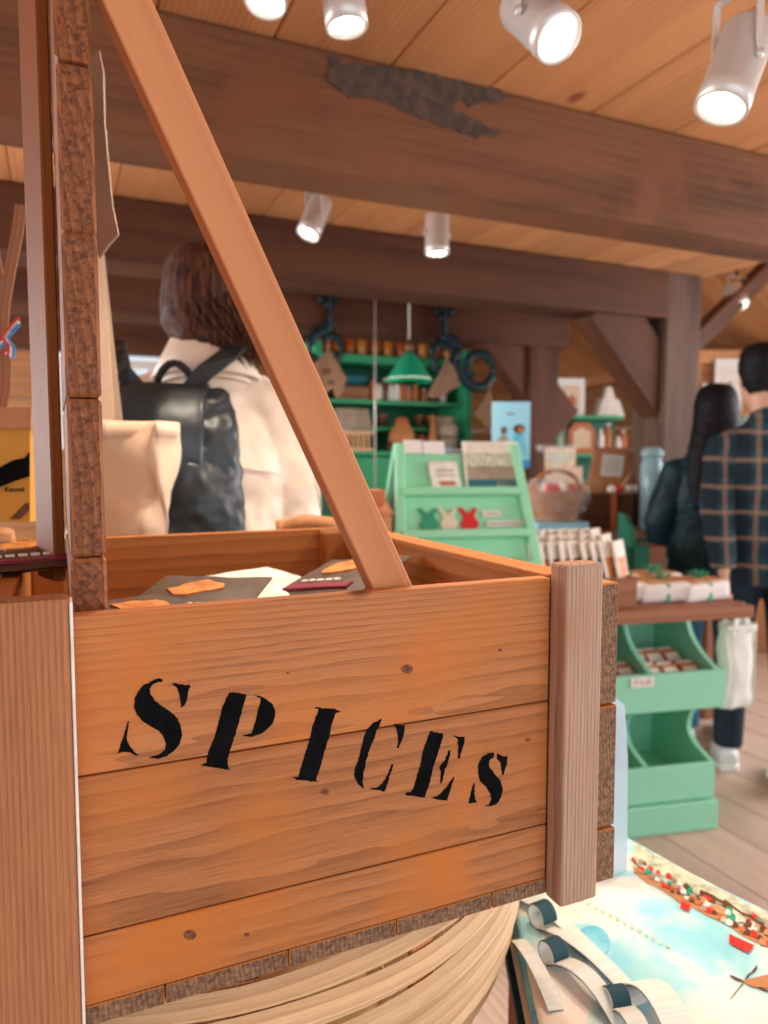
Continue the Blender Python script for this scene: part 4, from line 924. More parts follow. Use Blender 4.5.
# wrapped parcels with green ribbon on the slab
def parcel(label, lc, rz, s=1.12):
    c = CM @ Vector(lc); o = thing('gift_parcel', label, 'parcel', c, RZ+rz, 'white parcels tied with green ribbon')
    b = MB(); b.box((0, 0, .03*s), (.15*s, .11*s, .06*s), bev=.018, jit=.016); b.build('wrapping', 'white', o)
    b = MB(); b.box((0, 0, .062*s), (.12*s, .085*s, .008), bev=.002, jit=.004); b.build('brown_top', 'kraft', o)
    b = MB(); b.ribbon([(0, -.058*s, .0), (0, -.059*s, .055*s), (0, 0, .070*s), (0, .059*s, .055*s), (0, .058*s, 0)], .012, .002, (1, 0, 0))
    for a in (0, 1.1, 2.2, 3.3, 4.4, 5.5):
        b.ribbon([Vector((0, 0, .068*s)), Vector((math.cos(a)*.02, math.sin(a)*.02, .088*s)), Vector((math.cos(a)*.042, math.sin(a)*.035, .082*s)), Vector((math.cos(a)*.02, math.sin(a)*.02, .070*s))], .009, .0015, (-math.sin(a), math.cos(a), .2))
    b.build('ribbon', 'maggreen', o); return o
for lc, rz, lb in (((-.10, .02, .832), .1, 'white parcel with green ribbon nearest the slab\'s right end'), ((-.24, .03, .832), -.1, 'white parcel with green ribbon second from the slab\'s right end'), ((-.372, .05, .832), .15, 'white parcel with green ribbon third from the slab\'s right end'), ((-.17, .18, .832), .3, 'white parcel in the back row, nearest the dark jacket'), ((-.33, .20, .832), -.2, 'white parcel in the back row beside the paper sachets')): parcel(lb, lc, rz)
# row of sachets standing in a tray
tr_ = thing('sachet_tray', 'wooden tray of standing white sachets on the counter slab', 'tray', CM @ Vector((-.57, .05, .832)), RZ)
q = MB(); q.box((0, 0, .008), (.36, .26, .014)); q.build('tray_floor', 'slab', tr_)
for (c, s) in (((0, -.125, .05), (.36, .012, .10)), ((0, .125, .05), (.36, .012, .10)), ((-.174, 0, .05), (.012, .24, .10)), ((.174, 0, .05), (.012, .24, .10))): q = MB(); q.box(c, s, bev=.002); q.build('tray_side', 'slab', tr_)
TM = CM @ Matrix.Translation((-.57, .05, .832)); random.seed(5)
g0 = None
for r_ in range(3):
    for k in range(9):
        c = TM @ Vector((-.15+.037*k+random.uniform(-.004, .004), -.085+.08*r_, .118+.012*r_))
        o = thing('seed_sachet', 'upright white sachet in the wooden tray on the counter slab', 'sachet', c, RZ+random.uniform(-.15, .15)+R(38), 'white sachets standing in the tray'); o.rotation_euler.x = random.uniform(-.28, -.12)
        b = MB(); b.box((0, 0, 0), (.085, .010, .20), bev=.003); b.build('envelope', 'paper', o)
        b = MB(); b.box((0, -.0055, -.01), (.06, .001, .11)); b.build('picture', random.choice(['kraft', 'brown', 'leaf', 'grey']), o)

# ------------------------------------------------------------------ A-frame stand with magnets
AZ = .832
def af(px, py, y): return at(px, py, Y=y)
tp_l = at(399, 449, d=2.36); tp_r = at(512, 449, d=2.44)
wv = (tp_r-tp_l); wv.z = 0; AW = wv.length; wd = wv.normalized(); bk_ = Vector((-wd.y, wd.x, 0)); topz = tp_l.z; 
st_ = thing('display_stand', 'mint green A-frame display stand with ledges of cards and windmill magnets', 'display stand', ((tp_l+tp_r)/2).xy.to_3d()+Vector((0, 0, AZ)), math.atan2(wd.y, wd.x))
HH = topz-AZ; sl_ = .36  # run of each leg per unit height
def S(x, z, out=0, side=-1): # point on the sloping front board; z measured down from the top
    n_ = Vector((0, side*1, sl_)).normalized(); return Vector((x, side*sl_*z, HH-z))+n_*out
FR = 1.14  # widening
for side, mt in ((-1, 'mint'), (1, 'mint')):
    q = MB(); q.poly([S(-AW/2, 0, 0, side), S(AW/2, 0, 0, side), S(AW/2*1.22, HH-.002, 0, side), S(-AW/2*1.22, HH-.002, 0, side)], Vector((0, -side, -sl_)), .010); q.build('sloping_board', mt if side < 0 else 'grey', st_)
    for s_ in (-1, 1):
        q = MB(); q.bar(S(s_*AW/2*1.0, -.01, .014, side), S(s_*AW/2*1.22, HH-.014, .014, side), .030, .022, Vector((1, 0, 0)), bev=.003); q.build('rail', mt, st_)
def aw(z): return AW*(1+.22*z/HH)-.01
for z in (.155, .285, .385, .475):
    q = MB(); zz_ = z
    q.poly([S(-aw(z)/2, z, 0.002), S(aw(z)/2, z, .002), S(aw(z)/2, z, .035), S(-aw(z)/2, z, .035)], Vector((0, 0, 1)), .007)
    q.poly([S(-aw(z)/2, z-.022, .035), S(aw(z)/2, z-.022, .035), S(aw(z)/2, z, .035), S(-aw(z)/2, z, .035)], Vector((0, -1, .3)), .005); q.build('ledge', 'mint', st_)
SM = Matrix.Translation(st_.location) @ st_.rotation_euler.to_matrix().to_4x4()
def card(label, x0, x1, z0, z1, mats, out=.012, name='greeting_card', cat='card', group=None, skew=0):
    c = SM @ S((x0+x1)/2, z1, out); o = thing(name, label, cat, c, st_.rotation_euler.z, group)
    I = SM.inverted()
    def put(nm, xa, xb, za, zb, mt, e, th=.003):
        b = MB(); pts = [S(x0+(x1-x0)*xa+skew*(1-za), z0+(z1-z0)*za, out+e), S(x0+(x1-x0)*xb+skew*(1-za), z0+(z1-z0)*za, out+e), S(x0+(x1-x0)*xb, z0+(z1-z0)*zb, out+e), S(x0+(x1-x0)*xa, z0+(z1-z0)*zb, out+e)]
        b.poly([SM @ p for p in pts], SM.to_3x3() @ Vector((0, -1, sl_)), th); b.build(nm, mt, o, True)
    put('card_sheet', 0, 1, 0, 1, mats[0], 0)
    for (nm, xa, xb, za, zb, mt) in mats[1]: put(nm, xa, xb, za, zb, mt, .0032, .0008)
    return o
k_ = AW/113.
fx_ = lambda px: (px-455.5)*k_
card('white card with small print lying on the upper ledge of the A-frame', fx_(428), fx_(456), .045, .150, ('paper', [('text_line', .2, .8, .25, .29, 'grey'), ('text_line', .2, .8, .4, .43, 'grey'), ('print', .25, .8, .6, .72, 'terra')]), skew=-.012)
card('picture calendar with a green landscape at the right of the upper ledge', fx_(460), fx_(517), -.02, .150, ('paper', [('printed_field', .04, .96, .22, .5, 'sage'), ('printed_town', .04, .96, .48, .72, 'stone'), ('printed_water', .04, .96, .72, .98, 'teal'), ('printed_note', .55, .96, .74, .95, 'paper')]))
card('white booklet at the left of the top edge of the A-frame', fx_(402), fx_(420), -.022, .02, ('white', []), .016)
card('white booklet second along the top edge of the A-frame', fx_(421), fx_(442), -.018, .022, ('white', []), .016)
card('small white price card at the right of the magnets, upper one', fx_(474), fx_(492), .20, .218, ('paper', [('text_line', .1, .9, .4, .6, 'grey')]), .004)
card('long white price card at the right of the magnets, lower one', fx_(477), fx_(513), .232, .25, ('paper', [('text_line', .05, .95, .4, .6, 'grey')]), .004)
MILL = [(-.5, .45), (-.3, .5), (-.12, .22), (.0, .18), (.15, .3), (.35, .5), (.48, .38), (.28, .15), (.32, .0), (.5, -.2), (.35, -.5), (-.35, -.5), (-.42, -.25), (-.25, .05), (-.3, .18)]
for px, mt, lb in ((421, 'maggreen', 'green'), (440, 'magwhite', 'cream'), (460, 'magred', 'red')):
    c = SM @ S(fx_(px), .222, .006); b = MB(); s_ = .066
    b.poly([SM @ S(fx_(px)+a*s_, .222-b_*s_*1.05, .002) for a, b_ in MILL], SM.to_3x3() @ Vector((0, -1, sl_)), .006); o = thing('windmill_magnet', lb+' windmill-shaped magnet on the middle of the A-frame', 'magnet', c, 0, 'windmill magnets'); b.build('mill_shape', mt, o, True)
    b = MB()
    for t_ in ((-.3, .38, .3, -.0), (.32, .36, -.2, .0)):
        b.poly([SM @ S(fx_(px)+a*s_, .222-b_*s_, .0085) for a, b_ in ((t_[0]-.04, t_[1]), (t_[0]+.04, t_[1]), (t_[2]+.04, t_[3]), (t_[2]-.04, t_[3]))], SM.to_3x3() @ Vector((0, -1, sl_)), .0015)
    b.build('sails', mt, o, True)

# ------------------------------------------------------------------ goods behind: tables, basket, hamper, jars
def table(label, c, size, topm='slab', legm='slab', rz=0):
    o = thing('sales_table', label, 'table', (c[0], c[1], 0), rz); w, d_, h = size
    q = MB(); q.box((0, 0, h-.02), (w, d_, .04), bev=.004); q.build('tabletop', topm, o)
    q = MB(); q.box((0, -d_/2+.03, h-.11), (w-.06, .02, .14), bev=.002); q.build('apron', 'dgreen', o)
    for a in (-1, 1):
        for b in (-1, 1): q = MB(); q.box((a*(w/2-.05), b*(d_/2-.05), (h-.04)/2), (.06, .06, h-.04), bev=.003); q.build('leg', legm, o)
    return o
c = at(583, 512, d=3.75); T2Z = .97
table('wooden sales table behind the counter carrying the gift basket and hamper', (c.x, c.y), (1.3, .5, T2Z), rz=RZ)
def on(px, d, z): p = at(px, 500, d=d); return Vector((p.x, p.y, z))
# light blue boxes under basket
p = on(556, 3.5, T2Z)
q = MB(); q.box((p.x, p.y, T2Z+.025), (.26, .17, .048), Matrix.Rotation(RZ, 3, 'Z'), bev=.003); tag(q.build('gift_box', 'sky'), 'flat light blue box under the wicker gift basket', 'box')
gb = thing('gift_basket', 'wicker gift basket wrapped in cellophane beside the A-frame', 'basket', p+Vector((0, 0, .051)), RZ)
q = MB(); n = 56; vs = []
prof = [(.085, 0), (.092, .02), (.10, .05), (.108, .08), (.116, .11), (.124, .135), (.13, .145), (.122, .145), (.11, .11), (.085, .02)]
for r_, z in prof:
    for i in range(n): a = 2*math.pi*i/n; rr_ = r_+(.004*math.sin(a*14+(z*60)) if r_ > .1 else 0); vs.append((rr_*math.cos(a)*1.1, rr_*math.sin(a)*.85, z))
q.add(vs, [[j*n+i, j*n+(i+1) % n, (j+1)*n+(i+1) % n, (j+1)*n+i] for j in range(len(prof)-1) for i in range(n)]+[list(range(n))[::-1], [(len(prof)-1)*n+i for i in range(n)]], smooth=True); q.build('wicker_wall', 'wicker', gb)
q = MB()
for s_ in (-1, 1): q.tube([(.125*math.cos(math.pi*i/12), s_*.008-.0, .14+.10*math.sin(math.pi*i/12)) for i in range(13)], .008)
q.build('handle', 'wicker', gb)
q = MB()
for i in range(13):
    a = 2*math.pi*i/13; q.lathe([(.004, 0), (.022, .008), (.026, .03), (.02, .05), (.004, .055)], (.06*math.cos(a), .05*math.sin(a), .11+.02*math.sin(i*2)), 10)
q.build('filling', 'paper', gb); q = MB()
for i in range(4): q.lathe([(.004, 0), (.02, .01), (.022, .03), (.004, .05)], (-.06+.04*i, -.05, .13), 10)
q.build('filling', 'red', gb)
q = MB()
def cel(u, v):
    a = 2*math.pi*u; r_ = [.10, .135, .15, .15, .12, .035, .02, .05, .085][min(8, int(v*8.99))]
    r2 = r_*(1+.10*math.sin(a*9+v*20)+.12*noise.noise(Vector((math.cos(a)*2, math.sin(a)*2, v*6)))); return (r2*math.cos(a)*1.05, r2*math.sin(a)*.85, .0+.36*v)
q.grid(cel, 60, 28); q.build('cellophane_wrap', 'cello', gb)
# hamper
p = on(597, 3.75, T2Z)
hm = thing('wicker_hamper', 'dark brown wicker hamper standing right of the gift basket', 'hamper', p, RZ)
q = MB(); q.box((0, 0, .085), (.27, .20, .168), bev=.01); q.build('hamper_body', 'hamper', hm)
q = MB()
for z in [.015+.019*i for i in range(9)]: q.tube([(-.136, -.103, z), (.136, -.103, z)], .006, 6)
for x in [-.13+.052*i for i in range(6)]: q.bar((x, -.107, .0), (x, -.107, .17), .010, .006, Vector((1, 0, 0)))
q.build('weave', 'hamper', hm)
q = MB(); q.bar((.03, -.112, .0), (.03, -.112, .175), .03, .004, Vector((1, 0, 0))); q.build('leather_strap', 'terra', hm)
# board with white notice standing in the hamper
p = on(611, 3.85, T2Z+.172)
nt_ = thing('notice_board', 'tan board with a white paper notice standing on the hamper', 'notice board', p, RZ)
def Q(x, z, y=0): return Vector((x, y+z*.12, z))
q = MB(); q.poly([Q(-.135, 0), Q(.105, 0), Q(.13, .20), Q(.115, .232), Q(-.06, .235), Q(-.085, .215)], (0, 1, -.12), .014); q.build('board', 'kraft', nt_)
q = MB(); q.poly([Q(-.06, .085, -.004), Q(.06, .08, -.004), Q(.085, .19, -.004), Q(-.04, .20, -.004)], (0, 1, -.12), .002); nn = q.build('notice', 'white', nt_)
q = MB()
for k in range(4): q.poly([Q(-.035+.004*k, .105+.02*k, -.006), Q(.045+.004*k, .103+.02*k, -.006), Q(.045+.004*k, .107+.02*k, -.006), Q(-.035+.004*k, .109+.02*k, -.006)], (0, 1, 0), .001)
q.build('writing', 'grey', nt_)
q = MB(); q.tube([Q(-.0, .0, -.05), Q(.05, .05, -.05), Q(.105, .105, -.04)], .006); tag(q.build('wooden_spoon', 'birch', None), 'thin wooden stick leaning on the notice board', 'stick'); bpy.data.objects['wooden_spoon'].location = p; bpy.data.objects['wooden_spoon'].rotation_euler = (0, 0, RZ)
for k, (dx, mt, cc) in enumerate(((-.03, 'red', 'red'), (.03, 'paper', 'cream'), (.07, 'white', 'white'), (-.07, 'paper', 'pale'))):
    q = MB(); q.lathe([(.005, 0), (.02, .004), (.024, .02), (.018, .036), (.004, .04)], (0, 0, 0), 12); o = tag(q.build('spice_pouch', mt), cc+' small pouch on the hamper lid in front of the notice board', 'pouch'); o.location = p+Vector((dx*.9, -.09-dx*.2, .0))
# glass storage jar
p = on(651, 3.6, T2Z)
q_ = thing('glass_jar', 'tall pale blue glass storage jar between the hamper and the dark-haired woman', 'jar', p)
q = MB(); q.lathe([(.05, 0), (.054, .01), (.054, .31), (.045, .34), (.045, .355)], (0, 0, 0), 24); q.build('jar_body', 'glassjar', q_)
q = MB(); q.lathe([(.047, .355), (.055, .36), (.055, .378), (.04, .40), (.012, .405)], (0, 0, 0), 24); q.build('lid', 'glassjar', q_)
q = MB(); q.lathe([(.044, .01), (.044, .22), (.03, .24)], (0, 0, 0), 20); q.build('contents', 'sky', q_)
# green scroll side and unit at right of the table
p = on(622, 3.22, 0); q = MB()
pr = [(0, 0), (0, 1.02), (.02, 1.03), (.06, 1.07), (.11, 1.08), (.11, 0)]
q.poly([(0, y_-.08, z_) for y_, z_ in pr], (1, 0, 0), .02); q.box((.045, -.0, .47), (.09, .16, .94)); o = q.build('green_cabinet', 'dgreen'); o.location = p; o.rotation_euler = (0, 0, RZ); q = MB(); q.box((.135, .01, .47), (.085, .16, .93), bev=.003); q.build('wooden_side', 'slab', o); tag(o, 'narrow green cabinet with a scrolled top left of the dark-haired woman', 'cabinet')

# shelf unit on the right behind, with tins, bottles and pictures
p = on(590, 5.1, 0); SHZ = RZ-.12
hu = thing('corner_shelf', 'bright green corner shelf unit beyond the diagonal brace', 'shelf', p, SHZ); HM = Matrix.Translation(p) @ Matrix.Rotation(SHZ, 4, 'Z')
zt = at(590, 417, d=5.1).z; zm = at(590, 454, d=5.1).z
for z in (zt, zm, zm-.28, .4, .1):
    q = MB(); q.poly([(-.26, .15, z), (-.26, -.12, z), (.14, -.12, z), (.20, -.07, z), (.22, 0, z), (.22, .15, z)], (0, 0, -1), .022); q.build('shelf_board', 'green', hu)
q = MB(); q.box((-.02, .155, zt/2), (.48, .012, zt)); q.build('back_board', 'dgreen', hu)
q = MB(); q.box((-.268, .02, zt/2), (.016, .26, zt)); q.build('side_board', 'green', hu)
def prop(name, label, cat, lc, Mx, parts, rz=0, group=None):
    o = thing(name, label, cat, Mx @ Vector(lc), math.atan2(Mx[1][0], Mx[0][0])+rz, group)
    for nm, mt, fn in parts: q = MB(); fn(q); q.build(nm, mt, o)
    return o
def jarparts(h, r, mt, lid='paper', neck=.7):
    return [('jar_body', mt, lambda q: q.lathe([(r*.8, 0), (r, h*.05), (r, h*.7), (r*neck, h*.86), (r*neck, h*.9)], (0, 0, 0), 18)), ('lid', lid, lambda q: q.lathe([(r*neck*1.05, h*.9), (r*neck*1.1, h*.92), (r*neck*1.05, h), (r*.3, h*1.01)], (0, 0, 0), 18))]
def frameparts(w, h, fm, im, art, lean=.04):
    return [('frame', fm, lambda q: (q.box((0, 0, h/2), (w, .018, h), bev=.003))), ('picture', im, lambda q: q.box((0, -.0105, h/2), (w*.62, .003, h*.62))), ('printed_scene', art, lambda q: q.poly([(-w*.2, -.014, h*.32), (w*.22, -.014, h*.32), (w*.16, -.014, h*.45), (w*.02, -.014, h*.6), (-w*.12, -.014, h*.44)], (0, 1, 0), .002))]
prop('framed_picture', 'white framed picture with a pink print on the corner shelf top', 'picture', (-.15, .0, zt), HM, frameparts(.19, .26, 'white', 'canvas', 'terra'))
prop('stacked_boxes', 'cream box on the right of the corner shelf top', 'box', (.12, .0, zt), HM, [('box_body', 'paper', lambda q: q.poly([(-.10, -.06, 0), (.09, -.06, 0), (.05, -.06, .11), (-.06, -.06, .13)], (0, 1, 0), .12)), ('lid', 'paper', lambda q: q.poly([(-.04, -.04, .13), (.03, -.04, .12), (.0, -.04, .2), (-.03, -.04, .2)], (0, 1, 0), .06))])
prop('tin', 'orange-brown arched clock-shaped tin on the second corner shelf', 'tin', (-.10, -.02, zm), HM, [('tin_body', 'terra', lambda q: q.poly([(-.09, -.07, 0), (.09, -.07, 0), (.09, -.07, .16), (.05, -.07, .21), (-.05, -.07, .21), (-.09, -.07, .16)], (0, 1, 0), .12)), ('dial', 'canvas', lambda q: q.poly([(-.06, -.073, .04), (.06, -.073, .04), (.06, -.073, .15), (0, -.073, .18), (-.06, -.073, .15)], (0, 1, 0), .003))])
prop('card_box', 'white upright card left of the arched tin', 'card', (-.22, -.04, zm), HM, [('card_sheet', 'paper', lambda q: q.box((0, 0, .11), (.06, .03, .22), bev=.002)), ('print', 'sage', lambda q: q.box((0, -.017, .14), (.04, .003, .05)))])
for k, (dx, h, mt, lb) in enumerate(((.04, .17, 'white', 'white bottle'), (.09, .21, 'terra', 'tall orange and white bottle'), (.20, .16, 'terra', 'short orange bottle'), (.165, .12, 'paper', 'small cream bottle'))):
    prop('bottle', lb+' on the second corner shelf above the notice board', 'bottle', (dx, -.06, zm), HM, jarparts(h, .026, mt, 'white', .5), group='bottles on the corner shelf')
p = on(563, 4.3, T2Z); q_ = Matrix.Translation((p.x, p.y, 1.15)) @ Matrix.Rotation(RZ, 4, 'Z')
prop('gift_crate', 'plain wooden chest standing behind the gift basket', 'chest', (0, 0, -.35), q_, [('chest_body', 'wicker', lambda q: q.box((0, 0, .17), (.34, .22, .34), bev=.004)), ('lid', 'kraft', lambda q: q.box((0, 0, .355), (.36, .24, .03), bev=.004))])
prop('card_rack', 'cream cardboard display box with a green window on the wooden chest', 'display box', (-.01, -.02, .0205+.0), q_, [('box_body', 'canvas', lambda q: (q.box((0, 0, .05), (.19, .10, .10), bev=.004), q.box((0, .045, .13), (.19, .012, .16), bev=.003))), ('window_print', 'sage', lambda q: q.box((0, .035, .15), (.13, .004, .06)))])
q = MB(); q.box((q_ @ Vector((0, 0, -.35))).xy.to_3d()+Vector((0, 0, .399)), (.4, .3, .798), Matrix.Rotation(RZ, 3, 'Z'), bev=.005); tag(q.build('storage_cupboard', 'dgreen'), 'dark green cupboard carrying the plain wooden chest', 'cupboard')

# pictures on the right wall behind the man
for (px, py, w, h, d_, art, lb) in ((728, 385, .19, .36, 5.08, 'grey', 'white framed ship drawing behind the man\'s head'), (708, 395, .09, .16, 5.09, 'terra', 'small white framed picture left of the ship drawing')):
    c = at(px, py, d=d_); o = thing('framed_picture', lb, 'picture', c, -YAW)
    for nm, mt, fn in frameparts(w, h, 'white', 'paper', art): q = MB(); fn(q); q.v = [v-Vector((0, 0, h/2)) for v in q.v]; q.build(nm, mt, o)
c = at(722, 420, d=5.0); pw = at(750, 362, d=5.15); zz0 = 0; m = MB()
while zz0 < pw.z-.001:
    hh_ = min(.16, pw.z-zz0); m.box((pw.x, pw.y, zz0+hh_/2), (.95, .03, hh_-.003), Matrix.Rotation(-YAW, 3, 'Z'), bev=.002); zz0 += hh_
m.box((pw.x, pw.y-.02, pw.z+.03), (1.0, .10, .09), Matrix.Rotation(-YAW, 3, 'Z'), bev=.006); struct(m.build('wall_partition', 'ceiling'))
q = MB(); q.box((c.x+.0, c.y-.02, (c.z-.07)/2), (.6, .18, c.z-.07), Matrix.Rotation(-YAW, 3, 'Z'), bev=.01); tag(q.build('tall_cupboard', 'wallwood'), 'plain wooden cupboard at the far right behind the couple', 'cupboard')
for px, mt, lb in ((735, 'maggreen', 'green'), (722, 'paper', 'cream'), (746, 'sage', 'sage')):
    c2 = at(px, 420, d=4.95); q = MB(); q.lathe([(.04, 0), (.05, .03), (.045, .08), (.02, .10)], (0, 0, 0), 14); o = tag(q.build('ceramic_pot', mt), lb+' pot on the plain cupboard behind the couple', 'pot', None); o.location = (c2.x, c2.y, c.z-.07)

# ------------------------------------------------------------------ green hutch at the back
HY = 4.2
hL = at(318, 400, Y=HY).x; hR = at(468, 400, Y=HY).x; zs = [at(400, y_, Y=HY).z for y_ in (359, 401, 427, 452)]
ht = thing('green_hutch', 'tall green shop hutch at the back full of jars and boxes', 'hutch', ((hL+hR)/2, HY+.18, 0))
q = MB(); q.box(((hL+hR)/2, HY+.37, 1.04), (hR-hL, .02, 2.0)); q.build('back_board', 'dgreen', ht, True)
for x_ in (hL, hR, ): q = MB(); q.box((x_, HY+.18, 1.02), (.05, .38, 2.0), bev=.003); q.build('side_board', 'green', ht, True)
for k, z in enumerate(zs): q = MB(); q.box(((hL+hR)/2, HY+.18, z-.012), (hR-hL-.05, .36, .05 if k == 0 else .025), bev=.003); q.build('shelf_board', 'green', ht, True)
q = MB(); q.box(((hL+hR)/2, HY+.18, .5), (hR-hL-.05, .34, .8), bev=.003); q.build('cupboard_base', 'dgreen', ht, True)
HX = lambda px, y=HY: at(px, 400, Y=y).x
I4 = Matrix.Identity(4)
# amber jars on top
for k, px in enumerate((322, 333, 345, 357, 369, 383, 396, 409, 432, 444, 456)):
    prop('amber_jar', 'amber glass jar standing on top of the green hutch', 'jar', (HX(px), HY+.12, zs[0]+.013), I4, jarparts(.13+.03*(k % 3), .034, 'amber' if k % 2 else 'amberl', 'brown', .6), group='amber jars on top of the hutch')
# first shelf
prop('dark_bowl', 'dark blue-grey bowl on a box on the hutch shelf', 'bowl', (HX(358), HY+.12, zs[1]+.085), I4, [('bowl', 'teal', lambda q: q.lathe([(.04, 0), (.10, .03), (.12, .06), (.11, .06), (.03, .012)], (0, 0, 0), 24))])
prop('wooden_box', 'brown wooden box on the upper hutch shelf under the dark bowl', 'box', (HX(356), HY+.12, zs[1]+.001), I4, [('box_body', 'slab', lambda q: q.box((0, 0, .042), (.22, .14, .083), bev=.003))])
for k, (px, h, mt) in enumerate(((378, .15, 'terra'), (384, .12, 'paper'), (390, .14, 'brown'), (396, .11, 'white'), (402, .13, 'white'), (408, .14, 'terra'), (414, .10, 'kraft'), (421, .12, 'terra'), (430, .09, 'wicker'), (440, .11, 'brown'), (449, .12, 'paper'))):
    prop('spice_bottle', 'small spice bottle in the row on the upper hutch shelf', 'bottle', (HX(px), HY+.08, zs[1]+.001), I4, jarparts(h, .022, mt, random.choice(['paper', 'brown', 'kraft']), .55), group='spice bottles on the upper hutch shelf')
for k, (px, h) in enumerate(((396, .09), (434, .08), (444, .1), (452, .09))):
    prop('storage_tin', 'small brown tin on the thin middle hutch shelf', 'tin', (HX(px), HY+.2, zs[2]+.001), I4, [('tin_body', 'brown', lambda q: q.lathe([(.03, 0), (.03, .07), (.025, .08)], (0, 0, 0), 16)), ('lid', 'terra', lambda q: q.lathe([(.031, .07), (.031, .085)], (0, 0, 0), 16))], group='tins on the middle hutch shelf')
zb = zs[3]
prop('beehive_jar', 'brown ribbed beehive-shaped jar on the lower hutch shelf', 'jar', (HX(395), HY-.1, zb+.001), I4, [('jar_body', 'wicker', lambda q: q.lathe([(.07, 0)]+[(.078-.0000*i+(.004 if i % 2 else -.003)-max(0, i-7)*.008, .015*i) for i in range(1, 13)], (0, 0, 0), 24)), ('lid', 'terra', lambda q: q.lathe([(.042, .18), (.035, .2), (.01, .21)], (0, 0, 0), 18))])
q = MB(); q.box(((hL+hR)/2, HY-.13, zb-.012), (hR-hL-.05, .28, .025), bev=.003); q.box(((hL+hR)/2, HY-.13, zb/2-.02), (hR-hL-.08, .24, zb-.03)); q.build('counter_ledge', 'green', ht, True)
prop('stoneware_crock', 'grey-brown stoneware crock with a shop stamp on the lower hutch shelf', 'crock', (HX(437), HY-.1, zb+.001), I4, [('crock_body', 'stone', lambda q: q.lathe([(.07, 0), (.082, .02), (.085, .15), (.075, .175), (.058, .185), (.06, .2), (.066, .215), (.03, .222)], (0, 0, 0), 26)), ('stamp', 'brown', lambda q: q.lathe([(.0855, .085), (.0862, .088), (.0862, .095), (.0855, .098)], (0, 0, 0), 26))])
for k, (px, h, mt) in enumerate(((410, .10, 'brown'), (414, .11, 'terra'), (424, .12, 'kraft'), (383, .06, 'brown'))):
    prop('brown_bottle', ('squat brown', 'terracotta', 'kraft-brown', 'low brown')[k]+' bottle between the beehive jar and the crock' if k < 3 else 'low brown bottle left of the beehive jar', 'bottle', (HX(px), HY-.12, zb+.001), I4, jarparts(h, .022, mt, 'brown', .55))
prop('oil_bottle', 'slender pale oil bottle with a long neck beside the crock', 'bottle', (HX(420), HY-.17, zb+.001), I4, [('bottle_body', 'wicker', lambda q: q.lathe([(.03, 0), (.032, .05), (.012, .14), (.009, .21), (.012, .22)], (0, 0, 0), 16))])
# grey box over wooden bottle rack
prop('bottle_rack', 'pale wooden slatted rack under the grey tray on the left of the hutch', 'rack', (HX(349, 4.0), 3.96, zb+.001), I4, [('slats', 'birch', lambda q: [q.box((-.1+.033*i, 0, .055), (.012, .05, .11), bev=.002) for i in range(7)]), ('rail', 'birch', lambda q: (q.box((0, -.03, .105), (.24, .01, .016)), q.box((0, -.03, .01), (.24, .01, .016))))])
prop('grey_tray', 'grey printed box resting on the slatted wooden rack', 'box', (HX(349, 4.0), 3.96, zb+.115), I4, [('box_body', 'stone', lambda q: q.poly([(-.12, -.03, 0), (.12, -.03, 0), (.105, -.0, .13), (-.105, -.0, .13)], (0, 1, 0), .05)), ('stamp', 'grey', lambda q: q.box((-.05, -.032, .03), (.05, .004, .014)))])
prop('purple_folder', 'purple folder leaning left of the slatted rack', 'folder', (HX(331, 3.98), 3.98, zb+.001), I4, [('folder_sheet', 'purple', lambda q: q.box((0, 0, .12), (.10, .02, .24), bev=.003))])
# middle table before the hutch with pouches and packets
c = at(350, 540, d=3.3); mt_z = 1.0
table('wooden sales table between the woman in cream and the green hutch', (1.12, 3.5), (1.2, .5, mt_z))
random.seed(9)
for k in range(26):
    px = 302+random.random()*82; d_ = random.uniform(3.55, 4.0); c = on(px, d_, mt_z); 
    if not (.56 < c.x < 1.68 and 3.29 < c.y < 3.71): continue
    mt = random.choice(['brown', 'paper', 'kraft', 'hamper', 'white', 'stone', 'paper']); hh = random.uniform(.06, .15)
    o = thing('loose_pouch', dict(brown='brown', paper='cream', kraft='tan', hamper='dark brown', white='white', stone='grey')[mt]+' pouch in the heap on the table before the green hutch', 'pouch', c, random.uniform(0, 3), 'pouches on the middle table')
    q = MB(); q.loft([((0, 0, 0), .034, .022), ((0, 0, hh*.3), .046, .032), ((0, 0, hh*.7), .04, .02), ((0, 0, hh*.85), .018, .010), ((0, 0, hh), .034, .012)], 14); q.build('pouch_body', mt, o)
    q = MB(); q.lathe([(.019, hh*.84), (.02, hh*.87)], (0, 0, 0), 12); q.build('tie', 'red' if k % 3 else 'maggreen', o)
prop('white_bottle', 'slim white bottle standing among the pouches before the hutch', 'bottle', on(361, 3.75, mt_z), I4, jarparts(.2, .022, 'white', 'white', .4))
# green front with two tan labels, seen between the cream sleeve and the brace
c = at(312, 500, d=2.5)
prop('green_crate', 'green box with tan labels right of the cream sleeve', 'box', (c.x, c.y, .83), I4, [('box_body', 'dgreen', lambda q: q.box((0, 0, .19), (.3, .25, .38), Matrix.Rotation(-YAW, 3, 'Z'), bev=.004)), ('label_card', 'kraft', lambda q: q.box(Matrix.Rotation(-YAW, 3, 'Z') @ Vector((.0, -.127, .33)), (.06, .004, .03), Matrix.Rotation(-YAW, 3, 'Z')))])
